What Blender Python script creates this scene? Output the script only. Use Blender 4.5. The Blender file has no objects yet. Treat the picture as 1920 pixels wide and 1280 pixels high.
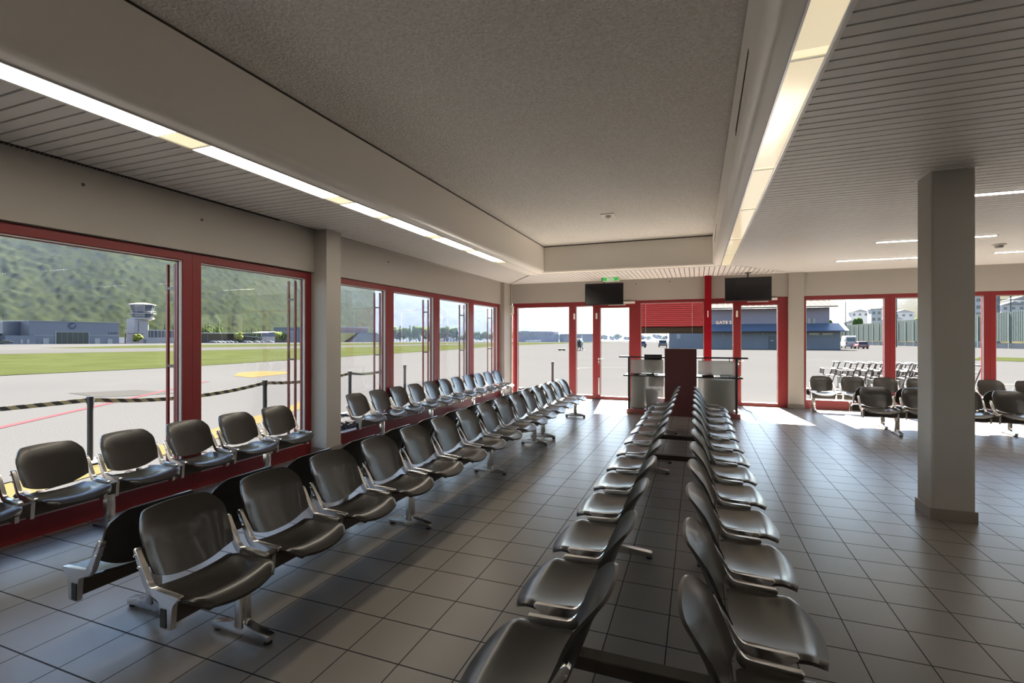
import bpy, bmesh, math, random
from mathutils import Vector, Matrix, noise
random.seed(7)
PI = math.pi
scene = bpy.context.scene
COL = scene.collection
CAMH = 1.5745
SUN, SKY, EXPO, HAZE = 55., .23, 1.27, .0030
LAMP, SLOT = 6., 9.
OUT, OUTS, SLOPE = .32, .100, .085     # exposure put into outdoor colours: sunlit ground and slopes darkened more than shaded facades

# ------------------------------------------------------------------ helpers
class MB:
    """collects shapes and links them as one mesh object"""
    def __init__(s): s.bm = bmesh.new()
    def box(s, x0, x1, y0, y1, z0, z1, bev=0.0, seg=2):
        r = bmesh.ops.create_cube(s.bm, size=1.0)
        vs = r['verts']
        for v in vs:
            v.co = Vector(((x0+x1)/2+v.co.x*(x1-x0), (y0+y1)/2+v.co.y*(y1-y0), (z0+z1)/2+v.co.z*(z1-z0)))
        if bev > 0:
            es = list({e for v in vs for e in v.link_edges})
            bmesh.ops.bevel(s.bm, geom=es, offset=bev, segments=seg, profile=0.5, affect='EDGES')
        return s
    def tube(s, p0, p1, r0, r1=None, n=12, cap=True):
        p0 = Vector(p0); p1 = Vector(p1); r1 = r0 if r1 is None else r1
        d = p1-p0; L = d.length
        r = bmesh.ops.create_cone(s.bm, cap_ends=cap, segments=n, radius1=r0, radius2=r1, depth=L)
        m = Matrix.Translation((p0+p1)/2) @ d.to_track_quat('Z', 'Y').to_matrix().to_4x4()
        bmesh.ops.transform(s.bm, matrix=m, verts=r['verts'])
        return s
    def path(s, pts, r, n=8):
        for a, b in zip(pts[:-1], pts[1:]): s.tube(a, b, r, r, n)
        for p in pts[1:-1]: s.ball(p, r, 6)
        return s
    def ball(s, c, r, n=10, sc=(1, 1, 1)):
        q = bmesh.ops.create_uvsphere(s.bm, u_segments=n, v_segments=max(4, n//2+1), radius=1.0)
        for v in q['verts']:
            v.co = Vector((c[0]+v.co.x*r*sc[0], c[1]+v.co.y*r*sc[1], c[2]+v.co.z*r*sc[2]))
        return s
    def prism(s, poly, a, b, axis='x', bev=0.0):
        """poly: 2D outline; axis x: (y,z), y: (x,z), z: (x,y)"""
        def P(u, v, w):
            return {'x': (w, u, v), 'y': (u, w, v), 'z': (u, v, w)}[axis]
        f = [s.bm.verts.new(P(u, v, a)) for u, v in poly]
        g = [s.bm.verts.new(P(u, v, b)) for u, v in poly]
        n = len(poly)
        fs = [s.bm.faces.new(f[::-1]), s.bm.faces.new(g)]
        for i in range(n): fs.append(s.bm.faces.new((f[i], f[(i+1) % n], g[(i+1) % n], g[i])))
        if bev > 0:
            es = [e for F in fs[:2] for e in F.edges]
            bmesh.ops.bevel(s.bm, geom=list(set(es)), offset=bev, segments=2, profile=0.5, affect='EDGES')
        return s
    def quad(s, *pts):
        s.bm.faces.new([s.bm.verts.new(p) for p in pts]); return s
    def mesh(s, name, mat, smooth=None):
        bmesh.ops.recalc_face_normals(s.bm, faces=s.bm.faces[:])
        me = bpy.data.meshes.new(name); s.bm.to_mesh(me); s.bm.free()
        me.materials.append(mat)
        if smooth is not None:
            for p in me.polygons: p.use_smooth = True
            if smooth < 180: me.set_sharp_from_angle(angle=math.radians(smooth))
        return me
    def build(s, name, mat, parent=None, smooth=None, loc=(0, 0, 0)):
        return link(name, s.mesh(name, mat, smooth), parent, loc)

def link(name, me, parent=None, loc=(0, 0, 0)):
    o = bpy.data.objects.new(name, me); COL.objects.link(o); o.location = loc
    if parent is not None: o.parent = parent
    return o

def tag(o, label, cat, group=None, kind=None):
    o['label'] = label; o['category'] = cat
    if group: o['group'] = group
    if kind: o['kind'] = kind
    return o

def thing(name, label, cat, loc=(0, 0, 0), rz=0.0, group=None, kind=None):
    o = bpy.data.objects.new(name, None); COL.objects.link(o)
    o.location = loc; o.rotation_euler = (0, 0, rz); o.empty_display_size = .2
    return tag(o, label, cat, group, kind)

def dup(root, loc, rz, label, group=None):
    r = root.copy(); COL.objects.link(r); r.location = loc; r.rotation_euler = (0, 0, rz)
    r['label'] = label
    if group: r['group'] = group
    for ch in list(root.children):
        c = ch.copy(); COL.objects.link(c); c.parent = r
        for g in ch.children:
            d = g.copy(); COL.objects.link(d); d.parent = c
    return r

# ------------------------------------------------------------------ materials
def srgb(r, g, b):
    f = lambda c: (c/255/12.92) if c/255 <= .04045 else ((c/255+.055)/1.055)**2.4
    return (f(r), f(g), f(b), 1)

def mat(name, col, rough=.5, metal=0., spec=.5, var=0., vscale=6., bump=0., bscale=60., coat=0., emit=None, estr=0., rvar=0.):
    m = bpy.data.materials.new(name); m.use_nodes = True
    nt = m.node_tree; b = nt.nodes['Principled BSDF']
    if len(col) == 3: col = (*col, 1)
    b.inputs['Base Color'].default_value = col
    b.inputs['Roughness'].default_value = rough
    b.inputs['Metallic'].default_value = metal
    b.inputs['Specular IOR Level'].default_value = spec
    if coat: b.inputs['Coat Weight'].default_value = coat; b.inputs['Coat Roughness'].default_value = .08
    if emit: b.inputs['Emission Color'].default_value = (*emit[:3], 1); b.inputs['Emission Strength'].default_value = estr
    tc = nt.nodes.new('ShaderNodeTexCoord')
    if var or rvar:
        n = nt.nodes.new('ShaderNodeTexNoise'); n.inputs['Scale'].default_value = vscale; n.inputs['Detail'].default_value = 6
        nt.links.new(tc.outputs['Object'], n.inputs['Vector'])
        if var:
            mx = nt.nodes.new('ShaderNodeMix'); mx.data_type = 'RGBA'
            mx.inputs['A'].default_value = tuple(max(0, c*(1-var)) for c in col[:3])+(1,)
            mx.inputs['B'].default_value = tuple(min(1, c*(1+var)) for c in col[:3])+(1,)
            nt.links.new(n.outputs['Fac'], mx.inputs['Factor']); nt.links.new(mx.outputs['Result'], b.inputs['Base Color'])
        if rvar:
            mr = nt.nodes.new('ShaderNodeMapRange')
            mr.inputs['To Min'].default_value = max(.02, rough-rvar); mr.inputs['To Max'].default_value = rough+rvar
            nt.links.new(n.outputs['Fac'], mr.inputs['Value']); nt.links.new(mr.outputs['Result'], b.inputs['Roughness'])
    if bump:
        n2 = nt.nodes.new('ShaderNodeTexNoise'); n2.inputs['Scale'].default_value = bscale; n2.inputs['Detail'].default_value = 3
        nt.links.new(tc.outputs['Object'], n2.inputs['Vector'])
        bp = nt.nodes.new('ShaderNodeBump'); bp.inputs['Strength'].default_value = bump; bp.inputs['Distance'].default_value = .02
        nt.links.new(n2.outputs['Fac'], bp.inputs['Height']); nt.links.new(bp.outputs['Normal'], b.inputs['Normal'])
    return m

def glass_mat(name, tint=(1, 1, 1), refl=.5):
    m = bpy.data.materials.new(name); m.use_nodes = True; nt = m.node_tree
    for n in list(nt.nodes):
        if n.type != 'OUTPUT_MATERIAL': nt.nodes.remove(n)
    out = [n for n in nt.nodes if n.type == 'OUTPUT_MATERIAL'][0]
    t = nt.nodes.new('ShaderNodeBsdfTransparent'); t.inputs['Color'].default_value = (*tint, 1)
    g = nt.nodes.new('ShaderNodeBsdfGlossy'); g.inputs['Roughness'].default_value = .02
    fr = nt.nodes.new('ShaderNodeFresnel'); fr.inputs['IOR'].default_value = 1.5
    mu = nt.nodes.new('ShaderNodeMath'); mu.operation = 'MULTIPLY'; mu.inputs[1].default_value = refl
    mx = nt.nodes.new('ShaderNodeMixShader')
    nt.links.new(fr.outputs[0], mu.inputs[0]); nt.links.new(mu.outputs[0], mx.inputs[0])
    nt.links.new(t.outputs[0], mx.inputs[1]); nt.links.new(g.outputs[0], mx.inputs[2]); nt.links.new(mx.outputs[0], out.inputs['Surface'])
    return m

def frosted_mat(name, col, through):
    m = bpy.data.materials.new(name); m.use_nodes = True; nt = m.node_tree
    for n in list(nt.nodes):
        if n.type != 'OUTPUT_MATERIAL': nt.nodes.remove(n)
    out = [n for n in nt.nodes if n.type == 'OUTPUT_MATERIAL'][0]
    t = nt.nodes.new('ShaderNodeBsdfTransparent'); t.inputs['Color'].default_value = (.95, .95, .93, 1)
    d = nt.nodes.new('ShaderNodeBsdfDiffuse'); d.inputs['Color'].default_value = (*col, 1)
    tl = nt.nodes.new('ShaderNodeBsdfTranslucent'); tl.inputs['Color'].default_value = (*col, 1)
    a = nt.nodes.new('ShaderNodeMixShader'); a.inputs[0].default_value = .5
    b = nt.nodes.new('ShaderNodeMixShader'); b.inputs[0].default_value = through
    nt.links.new(d.outputs[0], a.inputs[1]); nt.links.new(tl.outputs[0], a.inputs[2])
    nt.links.new(a.outputs[0], b.inputs[1]); nt.links.new(t.outputs[0], b.inputs[2]); nt.links.new(b.outputs[0], out.inputs['Surface'])
    return m

def floor_mat():
    m = bpy.data.materials.new('ceramic_tiles'); m.use_nodes = True; nt = m.node_tree; N = nt.nodes; L = nt.links
    b = N['Principled BSDF']
    tc = N.new('ShaderNodeTexCoord'); sep = N.new('ShaderNodeSeparateXYZ'); L.new(tc.outputs['Object'], sep.inputs[0])
    def math_(op, a, bv=None, c=None):
        n = N.new('ShaderNodeMath'); n.operation = op
        for i, v in enumerate((a, bv, c)):
            if v is None: continue
            if isinstance(v, (int, float)): n.inputs[i].default_value = v
            else: L.new(v, n.inputs[i])
        return n.outputs[0]
    T = .30
    ux = math_('DIVIDE', math_('ADD', sep.outputs[0], 2.5468+30*T), T)
    uy = math_('DIVIDE', math_('SUBTRACT', sep.outputs[1], 2.9012-30*T), T)
    fx = math_('FRACT', ux); fy = math_('FRACT', uy)
    ex = math_('MINIMUM', fx, math_('SUBTRACT', 1.0, fx)); ey = math_('MINIMUM', fy, math_('SUBTRACT', 1.0, fy))
    gx = math_('LESS_THAN', ex, .010); gy = math_('LESS_THAN', ey, .0135)
    grout = math_('MAXIMUM', gx, gy)
    cell = N.new('ShaderNodeCombineXYZ'); L.new(math_('FLOOR', ux), cell.inputs[0]); L.new(math_('FLOOR', uy), cell.inputs[1])
    wn = N.new('ShaderNodeTexWhiteNoise'); L.new(cell.outputs[0], wn.inputs['Vector'])
    ns = N.new('ShaderNodeTexNoise'); ns.inputs['Scale'].default_value = 1.6; ns.inputs['Detail'].default_value = 2; L.new(tc.outputs['Object'], ns.inputs['Vector'])
    c1 = N.new('ShaderNodeMix'); c1.data_type = 'RGBA'
    c1.inputs['A'].default_value = FLOOR_A; c1.inputs['B'].default_value = FLOOR_B
    L.new(math_('ADD', math_('MULTIPLY', wn.outputs['Value'], .6), math_('MULTIPLY', ns.outputs['Fac'], .4)), c1.inputs['Factor'])
    c2 = N.new('ShaderNodeMix'); c2.data_type = 'RGBA'; c2.inputs['B'].default_value = (.010, .009, .009, 1)
    L.new(grout, c2.inputs['Factor']); L.new(c1.outputs['Result'], c2.inputs['A']); L.new(c2.outputs['Result'], b.inputs['Base Color'])
    r = math_('ADD', math_('MULTIPLY', ns.outputs['Fac'], .04), math_('ADD', math_('MULTIPLY', wn.outputs['Value'], .02), .281))
    L.new(math_('MAXIMUM', r, math_('MULTIPLY', grout, .8)), b.inputs['Roughness'])
    b.inputs['Specular IOR Level'].default_value = .36
    bp = N.new('ShaderNodeBump'); bp.inputs['Strength'].default_value = .5; bp.inputs['Distance'].default_value = .004
    L.new(math_('SUBTRACT', 1.0, grout), bp.inputs['Height']); L.new(bp.outputs['Normal'], b.inputs['Normal'])
    return m

FLOOR_A = (.168, .150, .134, 1); FLOOR_B = (.190, .171, .153, 1)
M = {}
M['wall'] = mat('painted_wall', (.375, .350, .320), .62, var=.05, vscale=1.2)
M['fascia'] = mat('painted_fascia', (.88, .84, .78), .38, var=.03, vscale=.8)
M['slat'] = mat('ceiling_slat_paint', (.72, .70, .68), .42, var=.02)
M['void'] = mat('ceiling_void', (.03, .026, .024), .9)
M['plaster'] = mat('rough_plaster', (.92, .83, .70), .95, var=.42, vscale=48., bump=1.0, bscale=48.)
M['red'] = mat('red_frame_paint', (.20, .016, .020), .38, var=.10, vscale=3.)
M['redbright'] = mat('bright_red_paint', (.26, .002, .010), .45, spec=.2)
M['redblind'] = mat('red_blind_slats', (.15, .012, .016), .35)
M['maroon'] = mat('maroon_laminate', (.085, .022, .022), .40, var=.08, vscale=2.)
M['plinthred'] = mat('plinth_laminate', (.22, .075, .075), .45)
M['seat'] = mat('dark_brown_seat_shell', (.019, .016, .0135), .285, spec=.6, coat=.12)
M['chrome'] = mat('polished_aluminium', (.72, .71, .70), .20, metal=1., rvar=.06, vscale=14.)
M['alu'] = mat('brushed_aluminium', (.56, .56, .56), .32, metal=1.)
M['beam'] = mat('brown_beam_paint', (.055, .045, .036), .42)
M['rubber'] = mat('black_rubber', (.012, .012, .013), .7)
M['black'] = mat('black_plastic', (.012, .011, .012), .28)
M['screen'] = mat('dark_screen', (.008, .008, .011), .16)
M['tilebase'] = mat('base_tile', (.21, .185, .165), .35, var=.08)
M['seal'] = mat('pale_glazing_seal', (.52, .48, .47), .5)
M['white'] = mat('white_plastic', (.78, .76, .72), .4)
M['lit'] = mat('lit_tube_cover', (.8, .78, .7), .3, emit=(1., .90, .74), estr=LAMP)
M['cream'] = mat('cream_diffuser', (.72, .66, .48), .14, spec=.6, emit=(1., .83, .55), estr=.30, coat=.4)  # unlit covers; weak emission stands in for their reflected brightness
M['creamdim'] = mat('dim_diffuser', (.74, .68, .50), .2, emit=(1., .85, .55), estr=.4)
M['spot'] = mat('lit_slot_lamp', (.8, .8, .75), .3, emit=(1., .93, .82), estr=SLOT)
M['green'] = mat('green_sign', (.03, .30, .05), .4, emit=(.05, .6, .09), estr=.22)
M['greenpale'] = mat('pale_green_sign', (.35, .6, .38), .4, emit=(.3, .7, .35), estr=.18)
M['glass'] = glass_mat('window_glass', (.97, .98, .97), .13)
M['counterglass'] = glass_mat('counter_glass', (.80, .86, .86), 1.0)
M['frost'] = frosted_mat('frosted_glass', (.50, .48, .44), .35)
M['frostlow'] = frosted_mat('frosted_glass_low', (.42, .42, .40), .50)
M['darkmetal'] = mat('dark_steel', (.06, .062, .068), .35, metal=.7)
M['grey'] = mat('grey_laminate', (.34, .34, .33), .45)
M['greybin'] = mat('grey_bin_plastic', (.24, .26, .29), .5)
M['paper'] = mat('paper', (.75, .75, .74), .7)
M['letter'] = mat('white_lettering', (.92, .92, .92), .5)
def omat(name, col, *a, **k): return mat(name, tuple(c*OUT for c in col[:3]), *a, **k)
def tmat(name, col, *a, **k): return mat(name, tuple(c*.40 for c in col[:3]), *a, spec=0., **k)  # leaf colours kept lighter because the crowns are backlit
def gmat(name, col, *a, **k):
    k.setdefault('spec', 0.); return mat(name, tuple(c*OUTS for c in col[:3]), *a, **k)  # sunlit surfaces: strong daylight offset by a darker colour
# outside
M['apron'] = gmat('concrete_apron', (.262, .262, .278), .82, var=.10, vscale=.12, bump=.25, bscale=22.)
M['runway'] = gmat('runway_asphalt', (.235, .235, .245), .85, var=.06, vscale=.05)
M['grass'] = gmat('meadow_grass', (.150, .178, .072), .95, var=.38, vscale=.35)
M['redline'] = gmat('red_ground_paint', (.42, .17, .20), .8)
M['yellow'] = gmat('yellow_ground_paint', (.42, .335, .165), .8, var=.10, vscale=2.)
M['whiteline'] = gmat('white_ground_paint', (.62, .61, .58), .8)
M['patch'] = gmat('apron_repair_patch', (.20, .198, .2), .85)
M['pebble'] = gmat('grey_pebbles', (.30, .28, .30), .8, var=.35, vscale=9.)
M['post'] = omat('barrier_grey', (.10, .10, .11), .4, metal=.3)
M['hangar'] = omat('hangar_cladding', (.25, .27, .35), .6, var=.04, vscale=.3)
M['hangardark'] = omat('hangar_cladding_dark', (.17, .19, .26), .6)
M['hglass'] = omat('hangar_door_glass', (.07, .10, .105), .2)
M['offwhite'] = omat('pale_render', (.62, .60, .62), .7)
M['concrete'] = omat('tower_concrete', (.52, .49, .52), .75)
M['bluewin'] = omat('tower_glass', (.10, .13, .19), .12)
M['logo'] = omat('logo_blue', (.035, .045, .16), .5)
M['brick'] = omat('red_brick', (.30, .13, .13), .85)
M['bunker'] = omat('bunker_steel', (.17, .20, .25), .6)
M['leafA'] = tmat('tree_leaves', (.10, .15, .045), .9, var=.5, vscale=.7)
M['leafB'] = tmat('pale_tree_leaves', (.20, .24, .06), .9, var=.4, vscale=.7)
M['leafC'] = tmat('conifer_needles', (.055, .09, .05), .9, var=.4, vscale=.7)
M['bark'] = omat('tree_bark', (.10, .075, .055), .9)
M['bluehall'] = omat('blue_cladding', (.11, .14, .25), .6)
M['darkclad'] = omat('dark_slate_cladding', (.30, .31, .39), .6, var=.15, vscale=.6)
M['mauveclad'] = omat('mauve_brown_cladding', (.50, .42, .52), .7)
M['bluetile'] = omat('blue_grey_roof_tiles', (.22, .29, .43), .5, var=.12, vscale=2.)
M['metalroof'] = gmat('pale_metal_roof', (.50, .47, .46), .5)
M['doorgrey'] = omat('grey_blue_door', (.11, .14, .19), .5)
M['winlit'] = omat('pale_window_glass', (.40, .42, .42), .2)
M['trolley'] = gmat('zinc_plated_steel', (.26, .26, .27), .5, spec=.25)
M['townwall'] = omat('pale_town_wall', (.95, .93, .95), .8)
M['fence'] = omat('green_fence_sheet', (.27, .33, .28), .65)
M['paleconc'] = omat('pale_concrete', (.50, .49, .48), .8)
M['carblack'] = omat('black_car_paint', (.016, .016, .018), .25, coat=.5)
M['carwhite'] = omat('white_car_paint', (.62, .64, .68), .3, coat=.4)
M['carred'] = omat('red_car_paint', (.30, .02, .045), .3, coat=.5)
M['carblue'] = omat('blue_car_paint', (.10, .14, .26), .3, coat=.4)
M['carglass'] = omat('car_glass', (.03, .045, .065), .08)
M['tyre'] = omat('tyre_rubber', (.015, .015, .015), .8)
M['skin'] = omat('skin', (.45, .28, .2), .6)
M['cloth'] = omat('dark_clothes', (.03, .035, .04), .9)
M['helipaint'] = omat('pale_green_paint', (.42, .56, .50), .4)
def tape_mat():
    m = omat('striped_tape', (.5, .4, .1), .6); nt = m.node_tree; N = nt.nodes; L = nt.links; b = N['Principled BSDF']
    tc = N.new('ShaderNodeTexCoord'); sp = N.new('ShaderNodeSeparateXYZ'); L.new(tc.outputs['Object'], sp.inputs[0])
    a = N.new('ShaderNodeMath'); a.operation = 'ADD'; L.new(sp.outputs[1], a.inputs[0]); L.new(sp.outputs[2], a.inputs[1])
    k = N.new('ShaderNodeMath'); k.operation = 'MULTIPLY'; k.inputs[1].default_value = 7.; L.new(a.outputs[0], k.inputs[0])
    f = N.new('ShaderNodeMath'); f.operation = 'FRACT'; L.new(k.outputs[0], f.inputs[0])
    g = N.new('ShaderNodeMath'); g.operation = 'GREATER_THAN'; g.inputs[1].default_value = .5; L.new(f.outputs[0], g.inputs[0])
    mx = N.new('ShaderNodeMix'); mx.data_type = 'RGBA'; mx.inputs['A'].default_value = (.30, .25, .13, 1); mx.inputs['B'].default_value = (.03, .025, .02, 1)
    L.new(g.outputs[0], mx.inputs['Factor']); L.new(mx.outputs['Result'], b.inputs['Base Color'])
    return m
M['tape'] = tape_mat()

# ------------------------------------------------------------------ the room
XL, YB, ZC, ZT = -4.87, 12.42, 3.02, 3.635
X1, Y0 = 10.0, -3.0
def struct(name, mb, m, label, cat, smooth=None):
    return tag(mb.build(name, m, None, smooth), label, cat, None, 'structure')

struct('floor', MB().box(XL-.13, X1, Y0, YB+.10, -.03, 0), floor_mat(), 'grey brown square tiled floor with a dull shine', 'floor')

# slatted ceiling round the recess: boards with dark gaps, mitred at the back
cl = MB(); PIT = .1025; W = .087
RX0, RX1, RYB = -3.24, .29, 10.585       # recess walls
LX0, LX1 = -3.42, -3.625                 # left light band
QX0, QX1 = .45, .615                     # right light band
y = Y0
ys = []
while y < YB: ys.append(y+.037); y += PIT
for y in ys:
    yc = y+W/2
    lim = max(0., (yc-10.68))*(1.2)/1.74   # mitre on the left side
    cl.box(XL, -3.655-lim, y, y+W, ZC, ZC+.012) if yc > 10.68 else cl.box(XL, -3.655, y, y+W, ZC, ZC+.012)
    x0 = .645 if yc <= 10.72 else .645+(yc-10.72)/1.70*1.42
    cl.box(x0, X1, y, y+W, ZC, ZC+.012)
x = -4.85
while x < 2.1:
    ya = 10.68 if -3.64 < x < .63 else (10.68+(-3.64-x)*1.74/1.2 if x <= -3.64 else 10.72+(x-.63)*1.70/1.42)
    ya = max(ya, 10.70)
    if ya < YB-.05: cl.box(x, x+W, ya, YB, ZC, ZC+.012)
    x += PIT*.975
ce = struct('ceiling', cl, M['slat'], 'pale slatted metal ceiling around the long recess', 'ceiling')
vd = MB(); zv = ZC+.030
for a in ((XL, -3.65, Y0, YB), (.64, X1, Y0, YB), (-3.65, .64, 10.66, YB)): vd.box(*a, zv, zv+.02)
vd.build('ceiling_void_board', M['void'], ce)
MB().box(RX0-.05, RX1+.05, Y0, RYB+.05, ZT, ZT+.04).build('recess_plaster', M['plaster'], ce)
rf = MB(); rf.box(XL-.13, X1+.1, Y0-.1, YB+.10, ZT+.08, ZT+.30).box(XL-.95, XL-.10, Y0-.1, YB+.10, 2.72, 2.86)  # second box: unseen eave added over the left windows to block grazing sun
struct('roof', rf, M['void'], 'roof slab over the hall', 'roof')
sd = MB()   # closes the gap between the slat level and the roof
sd.box(XL-.13, XL-.05, Y0, YB+.10, ZC+.02, ZT+.1).box(XL-.13, X1, YB+.04, YB+.10, ZC+.02, ZT+.1)
sd.build('roof_edge', M['wall'], ce)

# fascias with rounded lower edge
def fascia(name, pts, a, b, axis, label):
    return struct(name, MB().prism(pts, a, b, axis), M['fascia'], label, 'fascia', 40)
def rounded(face, inner, s):
    r = .085; pts = [(face, ZT-.022), (face, ZC+.095)]
    for k in range(1, 9):
        t = k/8*PI/2
        pts.append((face+s*(r*(1-math.cos(t))), ZC+.093-r*math.sin(t)))
    pts += [(inner, ZC+.006), (inner, ZC+.05), (face+s*.12, ZC+.12), (face+s*.12, ZT-.022)]
    return pts
fascia('trim_1', rounded(RX0, LX0, -1), Y0, RYB, 'y', 'long white rounded fascia above the left window side of the recess')
fascia('trim_2', rounded(RX1, QX0, 1), Y0, RYB+.05, 'y', 'white rounded fascia along the right side of the ceiling recess')
bp = [(RYB, ZT-.022), (RYB, ZC+.07)]
for k in range(1, 9):
    t = k/8*PI/2; bp.append((RYB+.06*(1-math.cos(t)), ZC+.068-.06*math.sin(t)))
bp += [(RYB+.11, ZC+.006), (RYB+.11, ZT-.022)]
fascia('trim_3', bp, RX0-.35, RX1+.33, 'x', 'white fascia closing the far end of the ceiling recess')
sg = MB().box(RX0-.04, RX0-.004, Y0, RYB, ZT-.022, ZT).box(RX1+.004, RX1+.04, Y0, RYB, ZT-.022, ZT).box(RX0, RX1, RYB+.004, RYB+.04, ZT-.022, ZT)
struct('trim_4', sg, M['beam'], 'dark shadow gap under the plaster recess', 'trim')
# air slots in the right fascia
for (ya, yb, lab) in ((3.25, 4.28, 'long dark air slot in the right fascia, nearer one'), (8.45, 9.35, 'long dark air slot in the right fascia, farther one')):
    o = MB().prism([(ya, 3.285), (yb, 3.185), (yb, 3.205+.03), (ya, 3.315)] if ya < 5 else [(ya, 3.38), (yb, 3.26), (yb, 3.30), (ya, 3.40)], RX1-.003, RX1+.01, 'x').build('air_slot', M['void'])
    tag(o, lab, 'vent', 'air slots')

# the two light bands, one fixture after the other
def band(x0, x1, y0, y1, lit, dim, label, group):
    t = thing('strip_light', label, 'light', ((x0+x1)/2, y0, ZC), 0, group)
    w = (x1-x0)/2; L = y1-y0
    f = MB().box(-w-.012, -w, 0, L, -.004, .03).box(w, w+.012, 0, L, -.004, .03).box(-w, w, 0, .012, -.002, .03)
    f.build('housing', M['alu'], t)
    n = lit
    MB().box(-w, w, .012, L*n, .004, .012).build('diffuser', M['lit'] if dim == 0 else M['cream'], t)
    if n < 1: MB().box(-w, w, L*n+.004, L, .006, .014).build('end_cover', M['creamdim'], t)
    return t
lefts = [(-2.4, -.8), (-.8, .85), (.85, 2.62), (2.62, 4.28), (4.28, 5.0), (5.0, 6.24), (6.24, 7.4), (7.4, 8.75)]
wds = ['behind the camera', 'just behind the camera', 'nearest, at the left edge', 'second along the left fascia', 'third along the left fascia', 'fourth along the left fascia', 'fifth along the left fascia', 'farthest along the left fascia']
for (a, b), w_ in zip(lefts, wds):
    band(LX1, LX0, a, b, .86, 0, 'bright strip light in the left band, '+w_, 'strip lights of the left band')
rights = [(-2.4, .2), (.2, 2.9), (2.9, 4.7), (4.7, 6.1), (6.1, 7.9), (7.9, 9.3), (9.3, 10.62)]
wds = ['behind the camera', 'over the camera', 'nearest in view', 'second in view', 'third in view', 'fourth in view', 'at the far end']
for (a, b), w_ in zip(rights, wds):
    band(QX0+.005, QX1, a, b, .97, 1, 'cream strip light in the right band, '+w_, 'strip lights of the right band')
tr = MB().box(-3.655, -3.635, Y0, 10.68, ZC-.004, ZC+.02).box(.627, .645, Y0, 10.72, ZC-.004, ZC+.02).box(LX1-.01, LX0+.01, 8.75, RYB+.1, ZC, ZC+.02).box(-3.45, .63, RYB+.10, RYB+.125, ZC-.002, ZC+.02).box(-3.64, -3.42, RYB, RYB+.125, ZC-.001, ZC+.02).box(.40, .64, RYB+.05, RYB+.125, ZC-.001, ZC+.02)
struct('trim_5', tr, M['fascia'], 'white edge trim between slats and light bands', 'trim')
# slot lamps in the right ceiling, plus out-of-view rows added as fill light
for (x0, x1, y, lab) in ((2.55, 4.0, 6.28, 'thin lit ceiling slot behind the square pillar, nearest row'), (2.53, 3.97, 8.88, 'thin lit ceiling slot left of the smoke detector, middle row'), (2.45, 3.75, 10.80, 'thin lit ceiling slot above the right windows, left one'), (4.72, 6.1, 10.66, 'thin lit ceiling slot above the right windows, right one'), (4.9, 6.3, 8.75, 'thin lit ceiling slot beyond the right edge, middle row'), (4.6, 6.0, 6.2, 'thin lit ceiling slot beyond the right edge, nearest row'),
      *[(xx, xx+1.45, yy, 'added fill light in the ceiling out of view to the right, %s row, %s lamp' % (r_, l_)) for yy, r_ in ((4.1, 'first'), (1.9, 'second'), (-.3, 'third'), (-2.3, 'fourth')) for xx, l_ in ((2.6, 'left'), (4.9, 'middle'), (7.2, 'right'))]):
    t = thing('slot_lamp', lab, 'light', (x0, y, ZC), 0, 'slot lamps')
    MB().box(0, x1-x0, -.045, .045, -.006, .012).build('housing', M['alu'], t)
    MB().box(.02, x1-x0-.02, -.034, .034, -.009, .0).build('diffuser', M['spot'], t)
# fire detectors
t = thing('smoke_detector', 'white smoke detector on the plaster recess', 'smoke detector', (-1.40, 8.244, ZT))
MB().box(-.115, .115, -.115, .115, -.016, 0, .006).build('base_plate', M['white'], t)
MB().tube((0, 0, -.016), (0, 0, -.05), .055, .045, 20).tube((0, 0, -.05), (0, 0, -.066), .03, .022, 16).build('sensor', M['white'], t, 40)
t = thing('smoke_detector', 'small round smoke detector on the slatted ceiling right of the pillar', 'smoke detector', (4.38, 9.75, ZC))
MB().tube((0, 0, 0), (0, 0, -.02), .085, .085, 24).build('base_plate', M['white'], t, 40)
MB().tube((0, 0, -.02), (0, 0, -.055), .06, .045, 20).build('sensor', M['grey'], t, 40)

# walls above and around the glazing
wl = MB()
wl.box(XL-.10, XL+.045, Y0, 5.20, 2.452, ZC+.02).box(XL-.10, XL+.03, 5.47, 11.92, 2.452, ZC+.02)
wl.box(XL-.13, XL-.04, 11.78, YB+.08, 0, ZC+.02)
struct('wall_left', wl, M['wall'], 'pale painted band above the left windows', 'wall')
wb = MB().box(XL-.13, X1, YB-.03, YB+.10, 2.495, ZC+.02).box(X1-.9, X1, YB-.03, YB+.1, 0, 2.5)
struct('wall_back', wb, M['wall'], 'pale painted band above the far windows and gates', 'wall')
struct('wall_right', MB().box(X1, X1+.12, Y0, YB+.1, 0, ZC+.05), M['wall'], 'plain wall on the right beyond the view', 'wall')
struct('wall_front', MB().box(XL-.13, X1, Y0-.12, Y0, 0, ZT+.1), M['wall'], 'plain wall behind the camera', 'wall')
# piers and the pillar
def pier(name, x0, x1, y0, y1, label, base=True, bev=.0):
    o = struct(name, MB().box(x0, x1, y0, y1, 0, ZC+.02, bev), M['wall'], label, 'pillar')
    if base:
        b = MB().box(x0-.012, x1+.012, y0-.012, y1+.012, 0, .10, .003)
        b.build('base_tiles', M['tilebase'], o)
    return o
pier('pillar', XL-.1, -4.618, 5.195, 5.475, 'pale square pier between the two left windows')
pier('pillar', XL-.1, -4.735, 11.90, YB+.05, 'pale corner pier where left and far walls meet')
pier('pillar', 1.905, 2.205, 12.33, YB+.09, 'pale pier between gate two and the right windows')
pier('pillar', 1.90, 2.205, 5.245, 5.545, 'free-standing square beige pillar on the right', bev=.018)
cap = MB().box(1.875, 2.23, 5.22, 5.57, ZC-.006, ZC+.004)
struct('trim_6', cap, M['white'], 'thin white collar at the top of the free-standing pillar', 'trim')
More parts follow.
